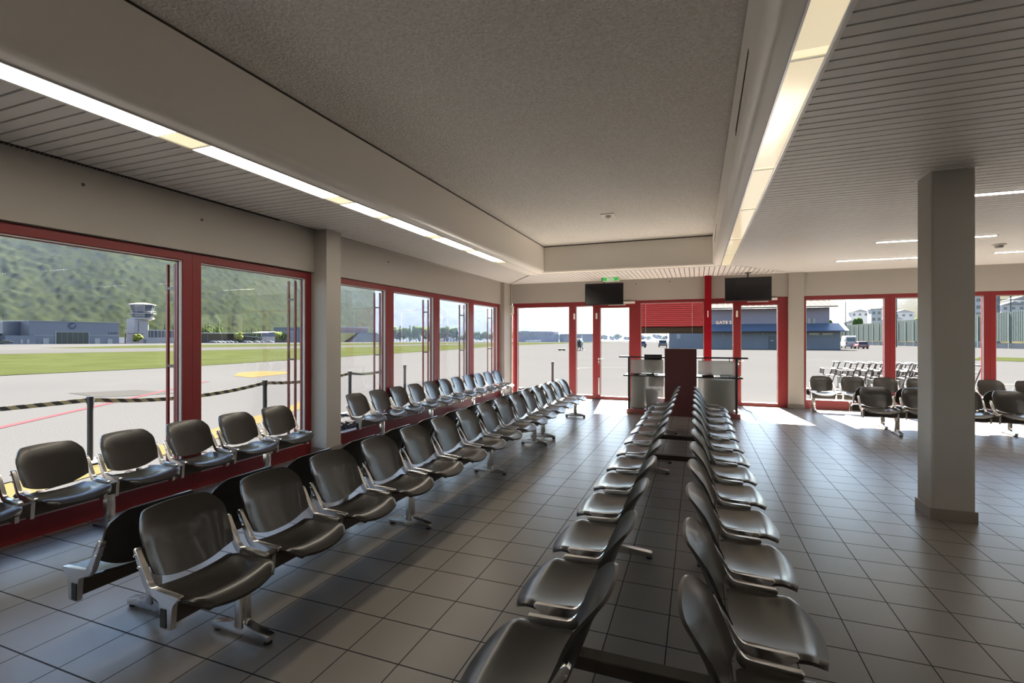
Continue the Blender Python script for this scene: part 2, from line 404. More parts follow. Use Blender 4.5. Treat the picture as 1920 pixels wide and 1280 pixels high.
tag(MB().tube((-4.715, 12.37, 0), (-4.715, 12.37, ZC), .02, .02, 12).build('drain_pipe', M['wall'], None, 40), 'thin painted pipe in the far left corner', 'pipe')
vt = MB()
for i in range(120):
    vt.box(XL+.05, XL+.085, 1.0+i*.03, 1.014+i*.03, ZC-.008, ZC)
vt.box(XL+.085, XL+.092, Y0, 11.9, ZC-.006, ZC)
struct('trim_7', vt, M['void'], 'dark slotted vent strip along the top of the left wall', 'trim')

# screw plugs left in the walls
for (p, d, lab) in (((XL+.046, 2.55, 2.86), 'x', 'small dark plug on the left wall, nearest'), ((XL+.046, 3.60, 2.80), 'x', 'small dark plug on the left wall near the pier'), ((XL+.031, 6.9, 2.84), 'x', 'small dark plug on the left wall past the pier'),
                  ((-.62, YB-.031, 2.93), 'y', 'small dark plug on the far wall beside the left screen'), ((-1.42, YB-.031, 2.90), 'y', 'small dark plug on the far wall right of the exit sign'), ((5.0, YB-.031, 2.93), 'y', 'small dark plug on the far wall past the pillar')):
    q = Vector(p); e = Vector((.006, 0, 0)) if d == 'x' else Vector((0, -.006, 0))
    tag(MB().tube(q, q+e, .014, .012, 10).build('wall_plug', M['darkmetal']), lab, 'plug')

# ------------------------------------------------------------------ glazing
def bay(name, axis, at, a, b, zb, zt, fw, sill, label, door=False, top=.085, lw=None, rw=None):
    """one glazed bay: frame, bead and pane. axis 'x' = in the left wall (a, b along Y), 'y' = in the far wall (a, b along X)"""
    root = thing(name, label, 'door' if door else 'window', (0, 0, 0), 0, None, 'structure')
    lw = fw if lw is None else lw; rw = fw if rw is None else rw
    f = MB()
    def bar(u0, u1, z0, z1, d0, d1, bev=.004):
        if axis == 'x': f.box(at-d1, at-d0, u0, u1, z0, z1, bev)
        else: f.box(u0, u1, at+d0, at+d1, z0, z1, bev)
    bar(a, a+lw, zb, zt, 0, .09); bar(b-rw, b, zb, zt, 0, .09)
    bar(a+lw-.002, b-rw+.002, zt-top, zt, .0, .09); bar(a+lw-.002, b-rw+.002, zb, zb+sill, 0, .09)
    i = .016
    bar(a+lw, a+lw+i, zb+sill, zt-top, .058, .085, 0); bar(b-rw-i, b-rw, zb+sill, zt-top, .058, .085, 0)
    bar(a+lw, b-rw, zt-top-i, zt-top, .058, .085, 0); bar(a+lw, b-rw, zb+sill, zb+sill+i, .058, .085, 0)
    f.build('frame', M['red'], root)
    s_ = MB()
    for (u0, u1, z0, z1) in ((a+lw+.002, a+lw+.010, zb+sill, zt-top), (b-rw-.010, b-rw-.002, zb+sill, zt-top), (a+lw, b-rw, zt-top-.010, zt-top-.002), (a+lw, b-rw, zb+sill+.001, zb+sill+.010)):
        if axis == 'x': s_.box(at-.047, at-.012, u0, u1, z0, z1)
        else: s_.box(u0, u1, at+.012, at+.047, z0, z1)
    s_.build('glazing_seal', M['seal'], root)
    g = MB()
    if axis == 'x': g.box(at-.056, at-.048, a+lw, b-rw, zb+sill, zt-top)
    else: g.box(a+lw, b-rw, at+.048, at+.056, zb+sill, zt-top)
    g.build('pane', M['glass'], root)
    return root
ZF = 2.445
lw_bays = [(-2.87, -1.27), (-1.27, .33), (.33, 1.93), (1.93, 3.53), (3.53, 5.19)]
k = 1
names = ['left window bay behind the camera, farthest', 'left window bay behind the camera', 'left window bay beside the camera', 'large red framed left window bay looking out to hangar and control tower', 'red framed left window bay just before the pale pier']
for (a, b), lab in zip(lw_bays, names):
    r = bay(f'window_{k}', 'x', XL, a, b, 0, ZF, .098, .165, lab); k += 1
w2 = [(5.46, 6.995), (6.995, 8.58), (8.58, 10.19), (10.19, 11.88)]
for (a, b), lab in zip(w2, ['red framed left window bay just past the pale pier', 'second red framed bay past the pier, with the brick building behind', 'third red framed bay past the pier', 'last red framed bay before the far corner']):
    r = bay(f'window_{k}', 'x', XL, a, b, 0, ZF+.005, .11 if a < 8 else .125, .165, lab); k += 1
ZG = 2.495
bay(f'window_{k}', 'y', YB, -4.70, -3.03, 0, ZG, .095, .085, 'wide red framed far window at the left corner', top=.11, lw=.13); k += 1
s1 = bay(f'window_{k}', 'y', YB, -3.03, -2.44, 0, ZG, .06, .085, 'narrow red framed side pane lettered gate 1', top=.11, lw=.085); k += 1
d1 = bay('door_1', 'y', YB, -2.44, -1.575, 0, ZG, .03, .07, 'red framed glass door of gate 1, left of the counter', True, top=.16, lw=.125, rw=.01)
w11 = bay(f'window_{k}', 'y', YB, -1.575, .20, 0, ZG, .05, .085, 'red framed far window with half lowered red blind', top=.07, lw=.265); k += 1
s2 = bay(f'window_{k}', 'y', YB, .20, .80, 0, ZG, .05, .085, 'narrow red framed side pane lettered gate 2', top=.115, lw=.10, rw=.01); k += 1
d2 = bay('door_2', 'y', YB, .80, 1.90, 0, ZG, .10, .07, 'red framed glass door of gate 2, right of the counter', True, top=.17, lw=.145, rw=.19)
labs = ['red framed right window beside the pier, red car behind', 'second red framed right window, behind the pillar', 'third red framed right window, past the pillar', 'red framed right window beyond the view']
for (a, b), lab in zip([(2.215, 3.80), (3.80, 5.44), (5.44, 7.05), (7.05, 8.65)], labs):
    bay(f'window_{k}', 'y', YB, a, b, 0, 2.505, .092, .19, lab, top=.095, lw=.04 if a < 3 else None); k += 1
# door furniture as parts of the doors
def handle(root, x, z):
    h = MB().box(x-.016, x+.016, YB-.012, YB, z-.06, z+.06, .003).tube((x, YB-.01, z+.035), (x, YB-.05, z+.035), .009).tube((x, YB-.05, z+.035), (x+.11, YB-.05, z+.035), .009)
    h.build('handle', M['chrome'], root, 40)
    MB().tube((x, YB-.014, z-.10), (x, YB, z-.10), .016, .016, 14).build('lock', M['chrome'], root, 40)
handle(d1, -2.345, 1.00); handle(d2, .90, 1.00)
MB().box(-2.36, -2.325, YB-.02, YB, .12, .55, .004).build('floor_bolt', M['alu'], d1)
def closer(root, x0, x1, z):
    c = MB().box(x0, x1, YB-.055, YB, z, z+.055, .006).box(x0-.38, x0+.05, YB-.03, YB-.012, z-.035, z-.02)
    c.build('door_closer', M['white'], root)
closer(d1, -1.72, -1.44, 2.42); closer(d2, 1.46, 1.69, 2.42)
for i, (x, root) in enumerate(((-2.985, s1), (-2.405, d1), (.862, d2))):
    MB().box(x-.02, x+.02, YB-.018, YB, 2.05, 2.20, .003).build('contact_sensor', M['white'], root)
# gate letters
def gate_text(txt, x, z, h, root):
    cu = bpy.data.curves.new('gate_letters', 'FONT'); cu.body = txt; cu.size = h*1.38; cu.extrude = .0015; cu.offset = .0038
    cu.space_character = 1.12
    o = bpy.data.objects.new('gate_letters', cu); COL.objects.link(o)
    dg = bpy.context.evaluated_depsgraph_get()
    me = bpy.data.meshes.new_from_object(o.evaluated_get(dg)); bpy.data.objects.remove(o)
    me.materials.clear(); me.materials.append(M['letter'])
    q = link('gate_letters', me, root, (x, YB+.045, z)); q.rotation_euler = (PI/2, 0, 0)
    return q
gate_text('GATE 1', -2.855, 1.865, .066, s1)
gate_text('GATE 2', .41, 1.895, .070, s2)
# blind
bl = thing('window_blind', 'dark red slatted blind half lowered above the counter', 'blind', (-1.31, YB+.02, 0))
sl = MB()
for i in range(13):
    z = 2.435-i*.048
    sl.prism([(0.075, z), (.079, z+.004), (.135, z-.040), (.131, z-.044)], .0, 1.46, 'x')
sl.build('slats', M['redblind'], bl)
MB().box(0, 1.46, .09, .13, 1.685, 1.815, .004).box(0, 1.46, .085, .135, 1.672, 1.685).build('bottom_rail', M['beam'], bl)
cd = MB()
for x in (.115, 1.2): cd.tube((x, .07, 1.68), (x, .07, 2.42), .0035, .0035, 6)
for i in range(13): cd.ball((.115, .068, 2.39-i*.046), .009, 8)
cd.build('cord', M['paper'], bl)
# red column in front of the far glazing
t = tag(MB().box(.165, .312, 12.245, 12.385, 0, ZC, .004).build('steel_column', M['redbright']), 'bright red steel column rising past the glazing to the ceiling', 'column')
MB().box(.223, .247, 12.232, 12.246, 2.05, 2.20, .003).build('contact_sensor', M['white'], t)
# electrical box
t = thing('junction_box', 'small grey box on the corner pier beside the far window', 'box', (-4.70, 12.36, 2.2))
MB().box(-.045, .045, -.05, .05, 0, .23, .008).build('housing', M['white'], t)
MB().box(-.056, -.045, -.05, .05, 0, .23, .004).build('side_cover', M['beam'], t)
MB().box(-.02, .02, -.056, -.05, .03, .2, .002).build('cover_plate', M['grey'], t)

# guide rails of the outside shutters
def ladder(yc, label):
    t = thing('shutter_guide', label, 'guide rail', (XL-.1, yc, -.03), 0, 'outside shutter guides')
    for xx in (-.05, -.165): MB().box(xx-.012, xx+.012, -.012, .012, 0, 2.36).build('rail', M['red'], t)
    for z in (.45, 1.30, 2.10): MB().box(-.165, -.05, -.010, .010, z, z+.025).build('rung', M['darkmetal'], t)
for yc, lab in ((1.86, 'outside the bay behind the view'), (3.46, 'left of the first red mullion'), (5.06, 'just before the pale pier'), (6.92, 'at the first mullion past the pier'), (8.50, 'at the second mullion past the pier'), (10.10, 'at the third mullion past the pier'), (11.72, 'at the far corner')):
    ladder(yc, 'dark steel shutter guide outside, '+lab)

# ------------------------------------------------------------------ beam seating
def seat_mesh(w):
    """moulded shell: dished across, front edge rolled down"""
    bm = bmesh.new(); nu, nv = 20, 16; hw = w/2
    def pt(i, j):
        u = -1+2*i/nu; v = j/nv
        y = -.135+.325*v
        # plan outline: rear corners cut, front corners rounded, front edge bowed
        half = hw-.004
        if v > .70: q = (v-.70)/.30; half *= (1-.20*q**2.6)
        if v < .12: half *= .86+.14*(v/.12)**.6
        x = u*half
        y += .030*(1-u*u)*max(0, (v-.4)/.6)**1.5
        z = .388+.020*abs(u)**2.2-.012*math.sin(PI*min(1, v/.8))
        if v > .72: z -= .040*((v-.72)/.28)**2
        e = max(0, abs(u)-.86)/.14
        z -= .010*e*e
        return Vector((x, y, z))
    top = [[bm.verts.new(pt(i, j)) for j in range(nv+1)] for i in range(nu+1)]
    bot = [[bm.verts.new(pt(i, j)*1+Vector((0, 0, -.014))) for j in range(nv+1)] for i in range(nu+1)]
    for i in range(nu):
        for j in range(nv):
            bm.faces.new((top[i][j], top[i+1][j], top[i+1][j+1], top[i][j+1]))
            bm.faces.new((bot[i][j], bot[i][j+1], bot[i+1][j+1], bot[i+1][j]))
    rim = [(i, 0) for i in range(nu)]+[(nu, j) for j in range(nv)]+[(i, nv) for i in range(nu, 0, -1)]+[(0, j) for j in range(nv, 0, -1)]
    for a, b in zip(rim, rim[1:]+rim[:1]):
        bm.faces.new((top[a[0]][a[1]], bot[a[0]][a[1]], bot[b[0]][b[1]], top[b[0]][b[1]]))
    s = MB(); s.bm.free(); s.bm = bm
    return s.mesh('seat', M['seat'], 50)

def back_mesh(w):
    bm = bmesh.new(); nu, nv = 20, 18; hw = w/2-.010; zb, zt = .405, .735
    def prof(z):
        # side profile: leans back, flares at the top
        if z < .58: return -.142-.066*((z-.41)/.17)
        q = (z-.58)/.155
        return -.208-.045*q-.038*q*q
    def pt(i, j):
        u = -1+2*i/nu; v = j/nv
        # outline: top corners rounded, lower edge curved
        zlo = zb+.060*abs(u)**2.6; zhi = zt-.012*u*u-.055*max(0, abs(u)-.72)**2/.0784
        z = zlo+(zhi-zlo)*v
        half = hw*(1-.05*max(0, .35-v)/.35*1.0)
        if v > .8: half *= 1-.035*((v-.8)/.2)**2
        dish = -.018*(1-u*u)+.022*u**4
        edge = .010*max(0, abs(u)-.8)/.2*(1-v)
        return Vector((u*half, prof(z)+dish+edge, z))
    F = [[pt(i, j) for j in range(nv+1)] for i in range(nu+1)]
    front = [[bm.verts.new(p) for p in r] for r in F]
    back = [[bm.verts.new(p+Vector((0, -.013, -.002))) for p in r] for r in F]
    for i in range(nu):
        for j in range(nv):
            bm.faces.new((front[i][j], front[i+1][j], front[i+1][j+1], front[i][j+1]))
            bm.faces.new((back[i][j], back[i][j+1], back[i+1][j+1], back[i+1][j]))
    rim = [(i, 0) for i in range(nu)]+[(nu, j) for j in range(nv)]+[(i, nv) for i in range(nu, 0, -1)]+[(0, j) for j in range(nv, 0, -1)]
    for a, b in zip(rim, rim[1:]+rim[:1]):
        bm.faces.new((front[a[0]][a[1]], back[a[0]][a[1]], back[b[0]][b[1]], front[b[0]][b[1]]))
    s = MB(); s.bm.free(); s.bm = bm
    return s.mesh('backrest', M['seat'], 50)

def bracket_mesh():
    o = [(.086, .409), (.080, .415), (-.085, .419), (-.104, .424), (-.118, .436), (-.128, .456), (-.196, .578), (-.203, .587), (-.216, .589), (-.226, .580), (-.158, .440), (-.146, .415), (-.130, .399), (-.108, .390), (-.070, .386),
         (-.048, .376), (-.038, .356), (-.036, .262), (-.028, .254), (.028, .254), (.036, .262), (.038, .356), (.046, .376), (.060, .388), (.084, .397)]
    s = MB().prism(o, -.013, .013, 'x', .004)
    for (y, z) in ((-.168, .505), (-.196, .555)):
        s.tube((-.016, y-.016, z), (.016, y-.016, z), .006, .006, 8)
    return s.mesh('arm_bracket', M['chrome'], 40)
def plug_mesh():
    return MB().box(-.0012, .0012, -.033, .004, .262, .346).mesh('end_insert', M['rubber'])
def leg_mesh(rear, front):
    s = MB()
    s.box(-.033, .033, -.028, .028, .05, .285, .010)
    s.box(-.012, .012, -.034, .034, .05, .285, .006)
    o = [(-rear, .022), (-rear+.006, .016), (front-.006, .016), (front, .022), (front, .046), (front-.01, .050), (.07, .066), (.035, .085), (-.035, .085), (-.07, .066), (-rear+.01, .050), (-rear, .046)]
    s.prism(o, -.024, .024, 'x', .004)
    return s.mesh('leg', M['chrome'], 40)
def pad_mesh(y):
    return MB().tube((0, y, 0), (0, y, .018), .022, .019, 14).mesh('foot_pad', M['rubber'], 40)

SM = {}
def seat_set(w):
    if w not in SM: SM[w] = (seat_mesh(w), back_mesh(w))
    return SM[w]
BRK = bracket_mesh(); PLG = plug_mesh()
LEGS = {}
def leg_set(r, f):
    if (r, f) not in LEGS: LEGS[(r, f)] = (leg_mesh(r, f), pad_mesh(-r+.024), pad_mesh(f-.024))
    return LEGS[(r, f)]
def fill_bench(root, xs, legs, x0, x1, w, oy=0., flip=False, rear=.2, front=.2, both=False):
    """seats at local x in xs, facing local +y (or -y when flip), their beam along y = oy"""
    S, B = seat_set(w); rz = PI if flip else 0
    x0 = min(xs)-w/2-.0125; x1 = max(xs)+w/2+.0125
    MB().box(x0, x1, oy-.026, oy+.026, .275, .37, .004).build('beam', M['beam'], root)
    for x in xs:
        s = link('seat', S, root, (x, oy, 0)); s.rotation_euler = (0, 0, rz)
        link('backrest', B, s)
        for sx in (-1, 1):
            link('arm_bracket', BRK, s, (sx*(w/2+.006), 0, 0))
    for sx in (x0-.008, x1+.008): link('end_insert', PLG, root, (sx, oy, 0)).rotation_euler = (0, 0, rz)
    Lm, P1, P2 = leg_set(rear, front)
    for x in legs:
        l = link('leg', Lm, root, (x, oy, 0)); l.rotation_euler = (0, 0, rz)
        link('foot_pad', P1, l); link('foot_pad', P2, l)
def bench(label, loc, rz, xs, legs, x0, x1, w, **k):
    t = thing('beam_bench', label, 'bench', loc, rz, 'rows of beam seats')
    fill_bench(t, xs, legs, x0, x1, w, **k)
    return t
# facing +X: local x = -(Y-Yref);  facing -X: local x = Y-Yref
def rowX(label, X, Yref, face, cs, legs, a, b, w):
    s = -1 if face > 0 else 1
    e = sorted((s*(a-Yref), s*(b-Yref)))
    return bench(label, (X, Yref, 0), -PI/2 if face > 0 else PI/2, [s*(c-Yref) for c in cs], [s*(l-Yref) for l in legs], e[0], e[1], w)
P = .5515
D = [1.748+P*i for i in range(15)]
rowX('row of ten dark seats on one beam facing the aisle, nearest the camera', -2.2445, 1.5, 1, D[:10], [1.903, 3.51, 5.20, 6.83], 1.49, 6.97, .455)
rowX('short row of five dark seats facing the aisle, at the far end', -2.262, 7.0, 1, D[10:], [7.32, 9.50], 7.01, 9.74, .455)
rowX('long row of dark seats turned to the left windows, backs to us, nearest', -2.928, 1.5, -1, D[:10], [1.893, 3.51, 5.20, 6.83], 1.49, 6.97, .455)
rowX('short row of dark seats turned to the left windows, at the far end', -2.945, 7.0, -1, D[10:], [7.32, 9.50], 7.01, 9.74, .455)
rowX('row of dark seats under the first left window, before the pale pier', -4.545, 2.0, 1, [2.305+.5535*i for i in range(-3, 5)], [.95, 2.585, 4.165], .38, 4.80, .455)
rowX('row of eleven dark seats under the left windows past the pale pier', -4.545, 6.0, 1, [6.0+.5455*i for i in range(11)], [6.32, 7.80, 9.60, 11.30], 5.76, 11.72, .455)
# the long double rows in the middle: both sides hang on the same cross beams
def double(label, Y0_, cs, legs, a, b, crosses):
    t = thing('double_beam_bench', label, 'bench', (-.16, Y0_, 0), PI/2, 'rows of beam seats')
    xs = [c-Y0_ for c in cs]; lg = [l-Y0_ for l in legs]
    # local x = Y, local +y = -X : left row faces -X
    fill_bench(t, xs, lg, a-Y0_, b-Y0_, .490, oy=.422, rear=.285, front=.2)
    fill_bench(t, xs, lg, a-Y0_, b-Y0_, .490, oy=-.422, flip=True, rear=.265, front=.2)
    for c in crosses: MB().box(c-Y0_-.035, c-Y0_+.035, -.40, .40, .262, .315, .004).build('cross_beam', M['beam'], t)
R = [1.689+.596*i for i in range(13)]
double('long back to back double row of dark seats right of the aisle, nearest', 1.4, R[:8], [1.64, 3.60, 5.90], 1.41, 6.13, [1.93, 5.50])
double('far part of the back to back double row, ending at the counter', 6.2, R[8:], [6.41, 8.38], 6.19, 9.12, [6.62])
# right-hand seats: rotz = PI -> local x = -(X-Xref), facing -Y
def rowY(label, Xr, Yc, face, cs, legs, a, b, w):
    s = -1 if face < 0 else 1
    e = sorted((s*(a-Xr), s*(b-Xr)))
    return bench(label, (Xr, Yc, 0), PI if face < 0 else 0, [s*(c-Xr) for c in cs], [s*(l-Xr) for l in legs], e[0], e[1], w)
rowY('row of dark seats along the right windows, facing the room', 2.3, 12.09, -1, [2.52+.575*i for i in range(7)], [2.335, 4.05, 5.77], 2.28, 6.22, .44)
rowY('dark seats facing the camera, partly behind the square pillar', 2.5, 9.61, -1, [2.80+.583*i for i in range(5)], [3.03, 4.74], 2.55, 5.40, .465)
rowY('dark seats turned to the right windows, back to back with the nearer row', 2.5, 10.27, 1, [2.80+.583*i for i in range(5)], [3.03, 4.74], 2.55, 5.40, .465)

# ------------------------------------------------------------------ gate counter
t = thing('gate_counter', 'glass and steel gate counter with a tall dark maroon panel', 'counter', (0, 10.30, 0))
MB().box(-1.37, .78, 0, .80, 0, .10, .004).build('plinth', M['plinthred'], t)
MB().box(-.612, -.010, -.035, .02, 0, 1.345, .003).build('front_panel', M['maroon'], t)
MB().box(-.615, -.007, -.037, .022, 1.345, 1.356, .002).build('panel_cap', M['alu'], t)
for x in (-1.325, .712):
    MB().box(x-.022, x+.022, .03, .075, .10, 1.17, .006).build('post', M['darkmetal'], t)
    MB().box(x-.022, x+.022, .68, .725, .10, .80, .006).build('post', M['darkmetal'], t)
for (a, b) in ((-1.52, -.612), (-.010, .91)):
    MB().box(a, b, -.03, .26, 1.168, 1.186, .002).build('upper_shelf', M['counterglass'], t)
    MB().box(a, b, -.036, -.028, 1.162, 1.190).build('shelf_edge', M['darkmetal'], t)
for (a, b) in ((-1.43, -.612), (-.010, .82)):
    MB().box(a, b, -.03, .72, .785, .800, .002).build('desk_top', M['counterglass'], t)
    MB().box(a, b, -.036, -.028, .778, .806).build('desk_edge', M['darkmetal'], t)
for (a, b) in ((-1.285, -.64), (.02, .68)):
    MB().box(a, b, .04, .048, .84, 1.12).build('upper_glass', M['frost'], t)
    MB().box(a, b, .04, .048, .12, .775).build('lower_glass', M['frostlow'], t)
for (x, z) in ((-.78, 1.135), (-1.20, 1.135), (.10, 1.135), (.585, 1.135), (-.78, .81), (.585, .81)):
    MB().box(x-.006, x+.006, .03, .06, z-.035, z+.03).build('glass_clip', M['darkmetal'], t)
t = thing('pedestal_cabinet', 'narrow grey cabinet under the left half of the counter', 'cabinet', (-1.16, 10.46, .10))
MB().box(-.13, .13, 0, .45, 0, .655, .004).build('body', M['grey'], t)
for i in range(3): MB().box(-.12, .12, -.014, 0, .02+i*.21, .215+i*.21, .003).build('drawer', M['grey'], t)
t = thing('pedestal_cabinet', 'wide grey cabinet under the right half of the counter', 'cabinet', (.40, 10.46, .10))
MB().box(-.27, .27, 0, .45, 0, .62, .004).build('body', M['grey'], t)
for s in (-1, 1): MB().box(-.265 if s < 0 else .004, -.004 if s < 0 else .265, -.014, 0, .02, .60, .003).build('door', M['grey'], t)
t = thing('waste_bin', 'grey plastic waste bin behind the counter glass', 'bin', (-.885, 10.55, .10))
b_ = MB()
b_.tube((0, 0, 0), (0, 0, .40), .105, .135, 24).build('body', M['greybin'], t, 40)
MB().tube((0, 0, .385), (0, 0, .405), .141, .141, 24).build('rim', M['greybin'], t, 40)
t = thing('monitor', 'flat monitor seen from behind on the left desk', 'monitor', (-.865, 10.62, .80))
MB().box(-.18, .18, -.02, .02, .09, .42, .008).build('case', M['black'], t)
MB().box(-.13, .13, -.045, -.02, .14, .34, .01).build('rear_housing', M['black'], t)
MB().box(-.025, .025, -.02, .02, .01, .12).box(-.11, .11, -.08, .08, 0, .012, .004).build('stand', M['black'], t)
t = thing('keyboard', 'black keyboard lying on the left desk', 'keyboard', (-1.02, 10.42, .80))
MB().box(-.21, .21, -.07, .07, 0, .022, .004).build('body', M['black'], t)
kk = MB()
for r in range(4):
    for c in range(13): kk.box(-.195+c*.03, -.17+c*.03, -.06+r*.031, -.035+r*.031, .022, .028)
kk.build('key_rows', M['rubber'], t)
tag(MB().box(-1.12, -.97, 10.30, 10.36, .822, .830).box(-1.10, -.98, 10.30, 10.36, .830, .838).build('paper_sheets', M['paper'], None, None, (0, .02, -.0205)), 'white papers leaning over the edge of the left desk', 'paper')
t = thing('ticket_scanner', 'small black scanner on the right desk', 'scanner', (.20, 10.40, .80))
MB().box(-.11, .11, -.06, .06, 0, .035, .012).build('body', M['black'], t)
MB().ball((.05, 0, .04), .045, 12, (1, .8, .7)).build('scan_head', M['black'], t, 40)
t = thing('keyboard', 'pale flat keyboard on the right desk', 'keyboard', (.57, 10.75, .80))
MB().box(-.14, .14, -.06, .06, .0, .03, .006).build('body', M['grey'], t)
kk = MB()
for r in range(4):
    for c in range(9): kk.box(-.13+c*.029, -.106+c*.029, -.05+r*.026, -.029+r*.026, .03, .035)
kk.build('key_rows', M['white'], t)
pts = [(-.78, 10.36, .78), (-.79, 10.40, .62), (-.74, 10.42, .52), (-.66, 10.43, .47)]
cb = MB().path(pts, .006, 6)
tag(cb.build('power_cable', M['rubber'], None, 60), 'thin dark cable hanging under the left desk', 'cable')
t = thing('cable_tray', 'white box tray hanging under the left desk', 'tray', (-.80, 10.62, .56))
MB().box(-.15, .15, -.08, .08, 0, .012).box(-.15, .15, -.08, -.07, 0, .16).box(-.15, .15, .07, .08, 0, .226).build('body', M['white'], t)
tag(MB().path([(.95, 12.0, .006), (1.0, 11.6, .006), (1.08, 11.35, .006), (1.06, 11.2, .006)], .005, 6).build('floor_cable', M['grey'], None, 60), 'thin grey cable on the floor right of the counter', 'cable')

# screens and exit sign
def tv(label, x, y, w, z0, z1, rz):
    t = thing('wall_screen', label, 'television', (x, y, ZC), rz)
    MB().box(-w/2, w/2, -.03, .03, z0-ZC, z1-ZC, .006).build('bezel', M['black'], t)
    MB().box(-w/2+.018, w/2-.018, -.033, -.028, z0-ZC+.025, z1-ZC-.018).build('screen', M['screen'], t)
    MB().tube((0, .02, z1-ZC-.12), (0, .02, 0), .018, .018, 12).box(-.06, .06, -.04, .08, -.012, 0).box(-.10, .10, .02, .05, z1-ZC-.25, z1-ZC-.05).build('ceiling_mount', M['black'], t)
tv('black flat screen hung left of the blind, under the exit sign', -2.135, 11.98, .93, 2.372, 2.905, math.radians(3))
tv('black flat screen hung right of the red column, above gate two', 1.055, 12.0, .94, 2.39, 2.915, math.radians(0))
t = thing('exit_sign', 'small green exit sign on the ceiling above the left screen', 'sign', (-1.945, 11.80, ZC))
MB().box(-.20, .20, -.035, .035, -.10, 0, .004).build('case', M['white'], t)
MB().box(-.19, -.09, -.038, -.034, -.085, -.012).box(.075, .19, -.038, -.034, -.085, -.012).build('green_field', M['green'], t)
MB().box(-.09, .075, -.038, -.034, -.085, -.012).build('pale_field', M['greenpale'], t)
MB().box(-.205, -.19, -.036, .036, -.11, 0).build('side_cover', M['beam'], t)
q = gate_text('SORTIE', -.08, -.066, .034, t); q.name = 'sign_letters'; q.location = (-.078, -.0395, -.066)


# ------------------------------------------------------------------ outside: ground
def gz(x, y): return -.002*max(0, -x-5)-.006*max(0, y-12.5)-.03
def ground_mesh(polys, name, m, lift=0., parent=None):
    """flat polygons laid on the gently falling ground, cut at its two breaks"""
    bm = bmesh.new()
    for poly in polys:
        f = bm.faces.new([bm.verts.new((x, y, 0)) for x, y in poly])
    g = bm.verts[:]+bm.edges[:]+bm.faces[:]
    bmesh.ops.bisect_plane(bm, geom=g, plane_co=(-5, 0, 0), plane_no=(1, 0, 0))
    g = bm.verts[:]+bm.edges[:]+bm.faces[:]
    bmesh.ops.bisect_plane(bm, geom=g, plane_co=(0, 12.5, 0), plane_no=(0, 1, 0))
    for v in bm.verts: v.co.z = gz(v.co.x, v.co.y)+lift
    bmesh.ops.recalc_face_normals(bm, faces=bm.faces[:])
    for f in bm.faces:
        if f.normal.z < 0: f.normal_flip()
    me = bpy.data.meshes.new(name); bm.to_mesh(me); bm.free(); me.materials.append(m)
    return link(name, me, parent)
G = 5200
tag(ground_mesh([[(-G, -900), (G, -900), (G, G), (-G, G)]], 'ground', M['apron']), 'pale concrete apron around the building', 'ground', None, 'structure')
tag(ground_mesh([[(-29, -80), (-28, 12), (-27.5, 19), (-30, 32), (-39, 78), (-55, 134), (-62, 200), (-70, 298), (-71, 560), (-60, 1200), (-95, 1200), (-104, 560), (-100, 298), (-88, 200), (-80, 134), (-73, 85), (-69, 49), (-71.5, 30), (-74, -80)]], 'grass', M['grass'], .02),
    'bright green grass strip beside the apron', 'grass', None, 'stuff')
tag(ground_mesh([[(-74, -80), (-71.5, 30), (-69, 49), (-73, 85), (-80, 134), (-88, 200), (-100, 298), (-104, 560), (-95, 1200), (-110, 1200), (-126, 560), (-122, 298), (-110, 200), (-104, 134), (-102, 90), (-98, 60), (-101, 30), (-104, -80)]], 'runway', M['runway'], .03),
    'long pale runway between two grass strips', 'runway', None, 'structure')
tag(ground_mesh([[(-124, 58), (-108, 60), (-102, 90), (-104, 134), (-110, 200), (-122, 298), (-126, 560), (-180, 560), (-190, 298), (-175, 200), (-168, 134), (-158, 100)], [(-104, -80), (-101, 30), (-108, 44), (-128, 42), (-140, -80)]], 'grass', M['grass'], .02),
    'thin green grass strip beyond the runway', 'grass', None, 'stuff')
tag(ground_mesh([[(20.8, 50.1), (22.9, 47.8), (40, 35), (60, 26), (60, 34), (42, 45), (28, 58.5), (26, 61)]], 'grass', M['grass'], .02),
    'small bright grass strip seen past the pillar', 'grass', None, 'stuff')
# painted lines and patches on the apron
def strip(p, q, w):
    p = Vector(p); q = Vector(q); n = (q-p).normalized(); n = Vector((-n.y, n.x))*w/2
    return [tuple(p+n), tuple(q+n), tuple(q-n), tuple(p-n)]
tag(ground_mesh([strip((-8.6, .6), (-11.67, 4.9), .17), strip((-11.67, 4.9), (-17.0, 12.9), .17)], 'painted_line', M['redline'], .008), 'faded red line painted on the apron outside the left window', 'ground marking')
tag(ground_mesh([[(-6.35, 2.75), (-7.05, 2.9), (-7.5, 5.0), (-9.1, 9.2), (-11.6, 12.9), (-10.9, 12.9), (-8.6, 9.2), (-6.9, 5.0)]], 'painted_line', M['yellow'], .009), 'broad yellow band painted close to the left windows', 'ground marking')
tag(ground_mesh([[(-17.0, 14.8), (-18.6, 15.3), (-20.3, 17.0), (-20.2, 18.2), (-18.9, 18.4), (-17.5, 17.4)]], 'painted_patch', M['yellow'], .008), 'round yellow patch painted on the apron by the grass', 'ground marking')
for (c, s_, lab) in (((-15.6, 9.2), 1.6, 'grey repair patch on the apron before the grass'), ((-17.6, 6.2), 1.1, 'small grey repair patch on the apron at left')):
    tag(ground_mesh([[(c[0]-s_, c[1]-s_*.3), (c[0]+.3*s_, c[1]-s_*.5), (c[0]+s_, c[1]+s_*.4), (c[0]-.4*s_, c[1]+s_*.5)]], 'repair_patch', M['patch'], .007), lab, 'ground marking')
pl = []
for i in range(9):
    a = -.3+i*.42; pl.append(strip((-2.2+4*math.cos(a), 26+2*math.sin(a)), (-2.2+4*math.cos(a+.42), 26+2*math.sin(a+.42)), .22))
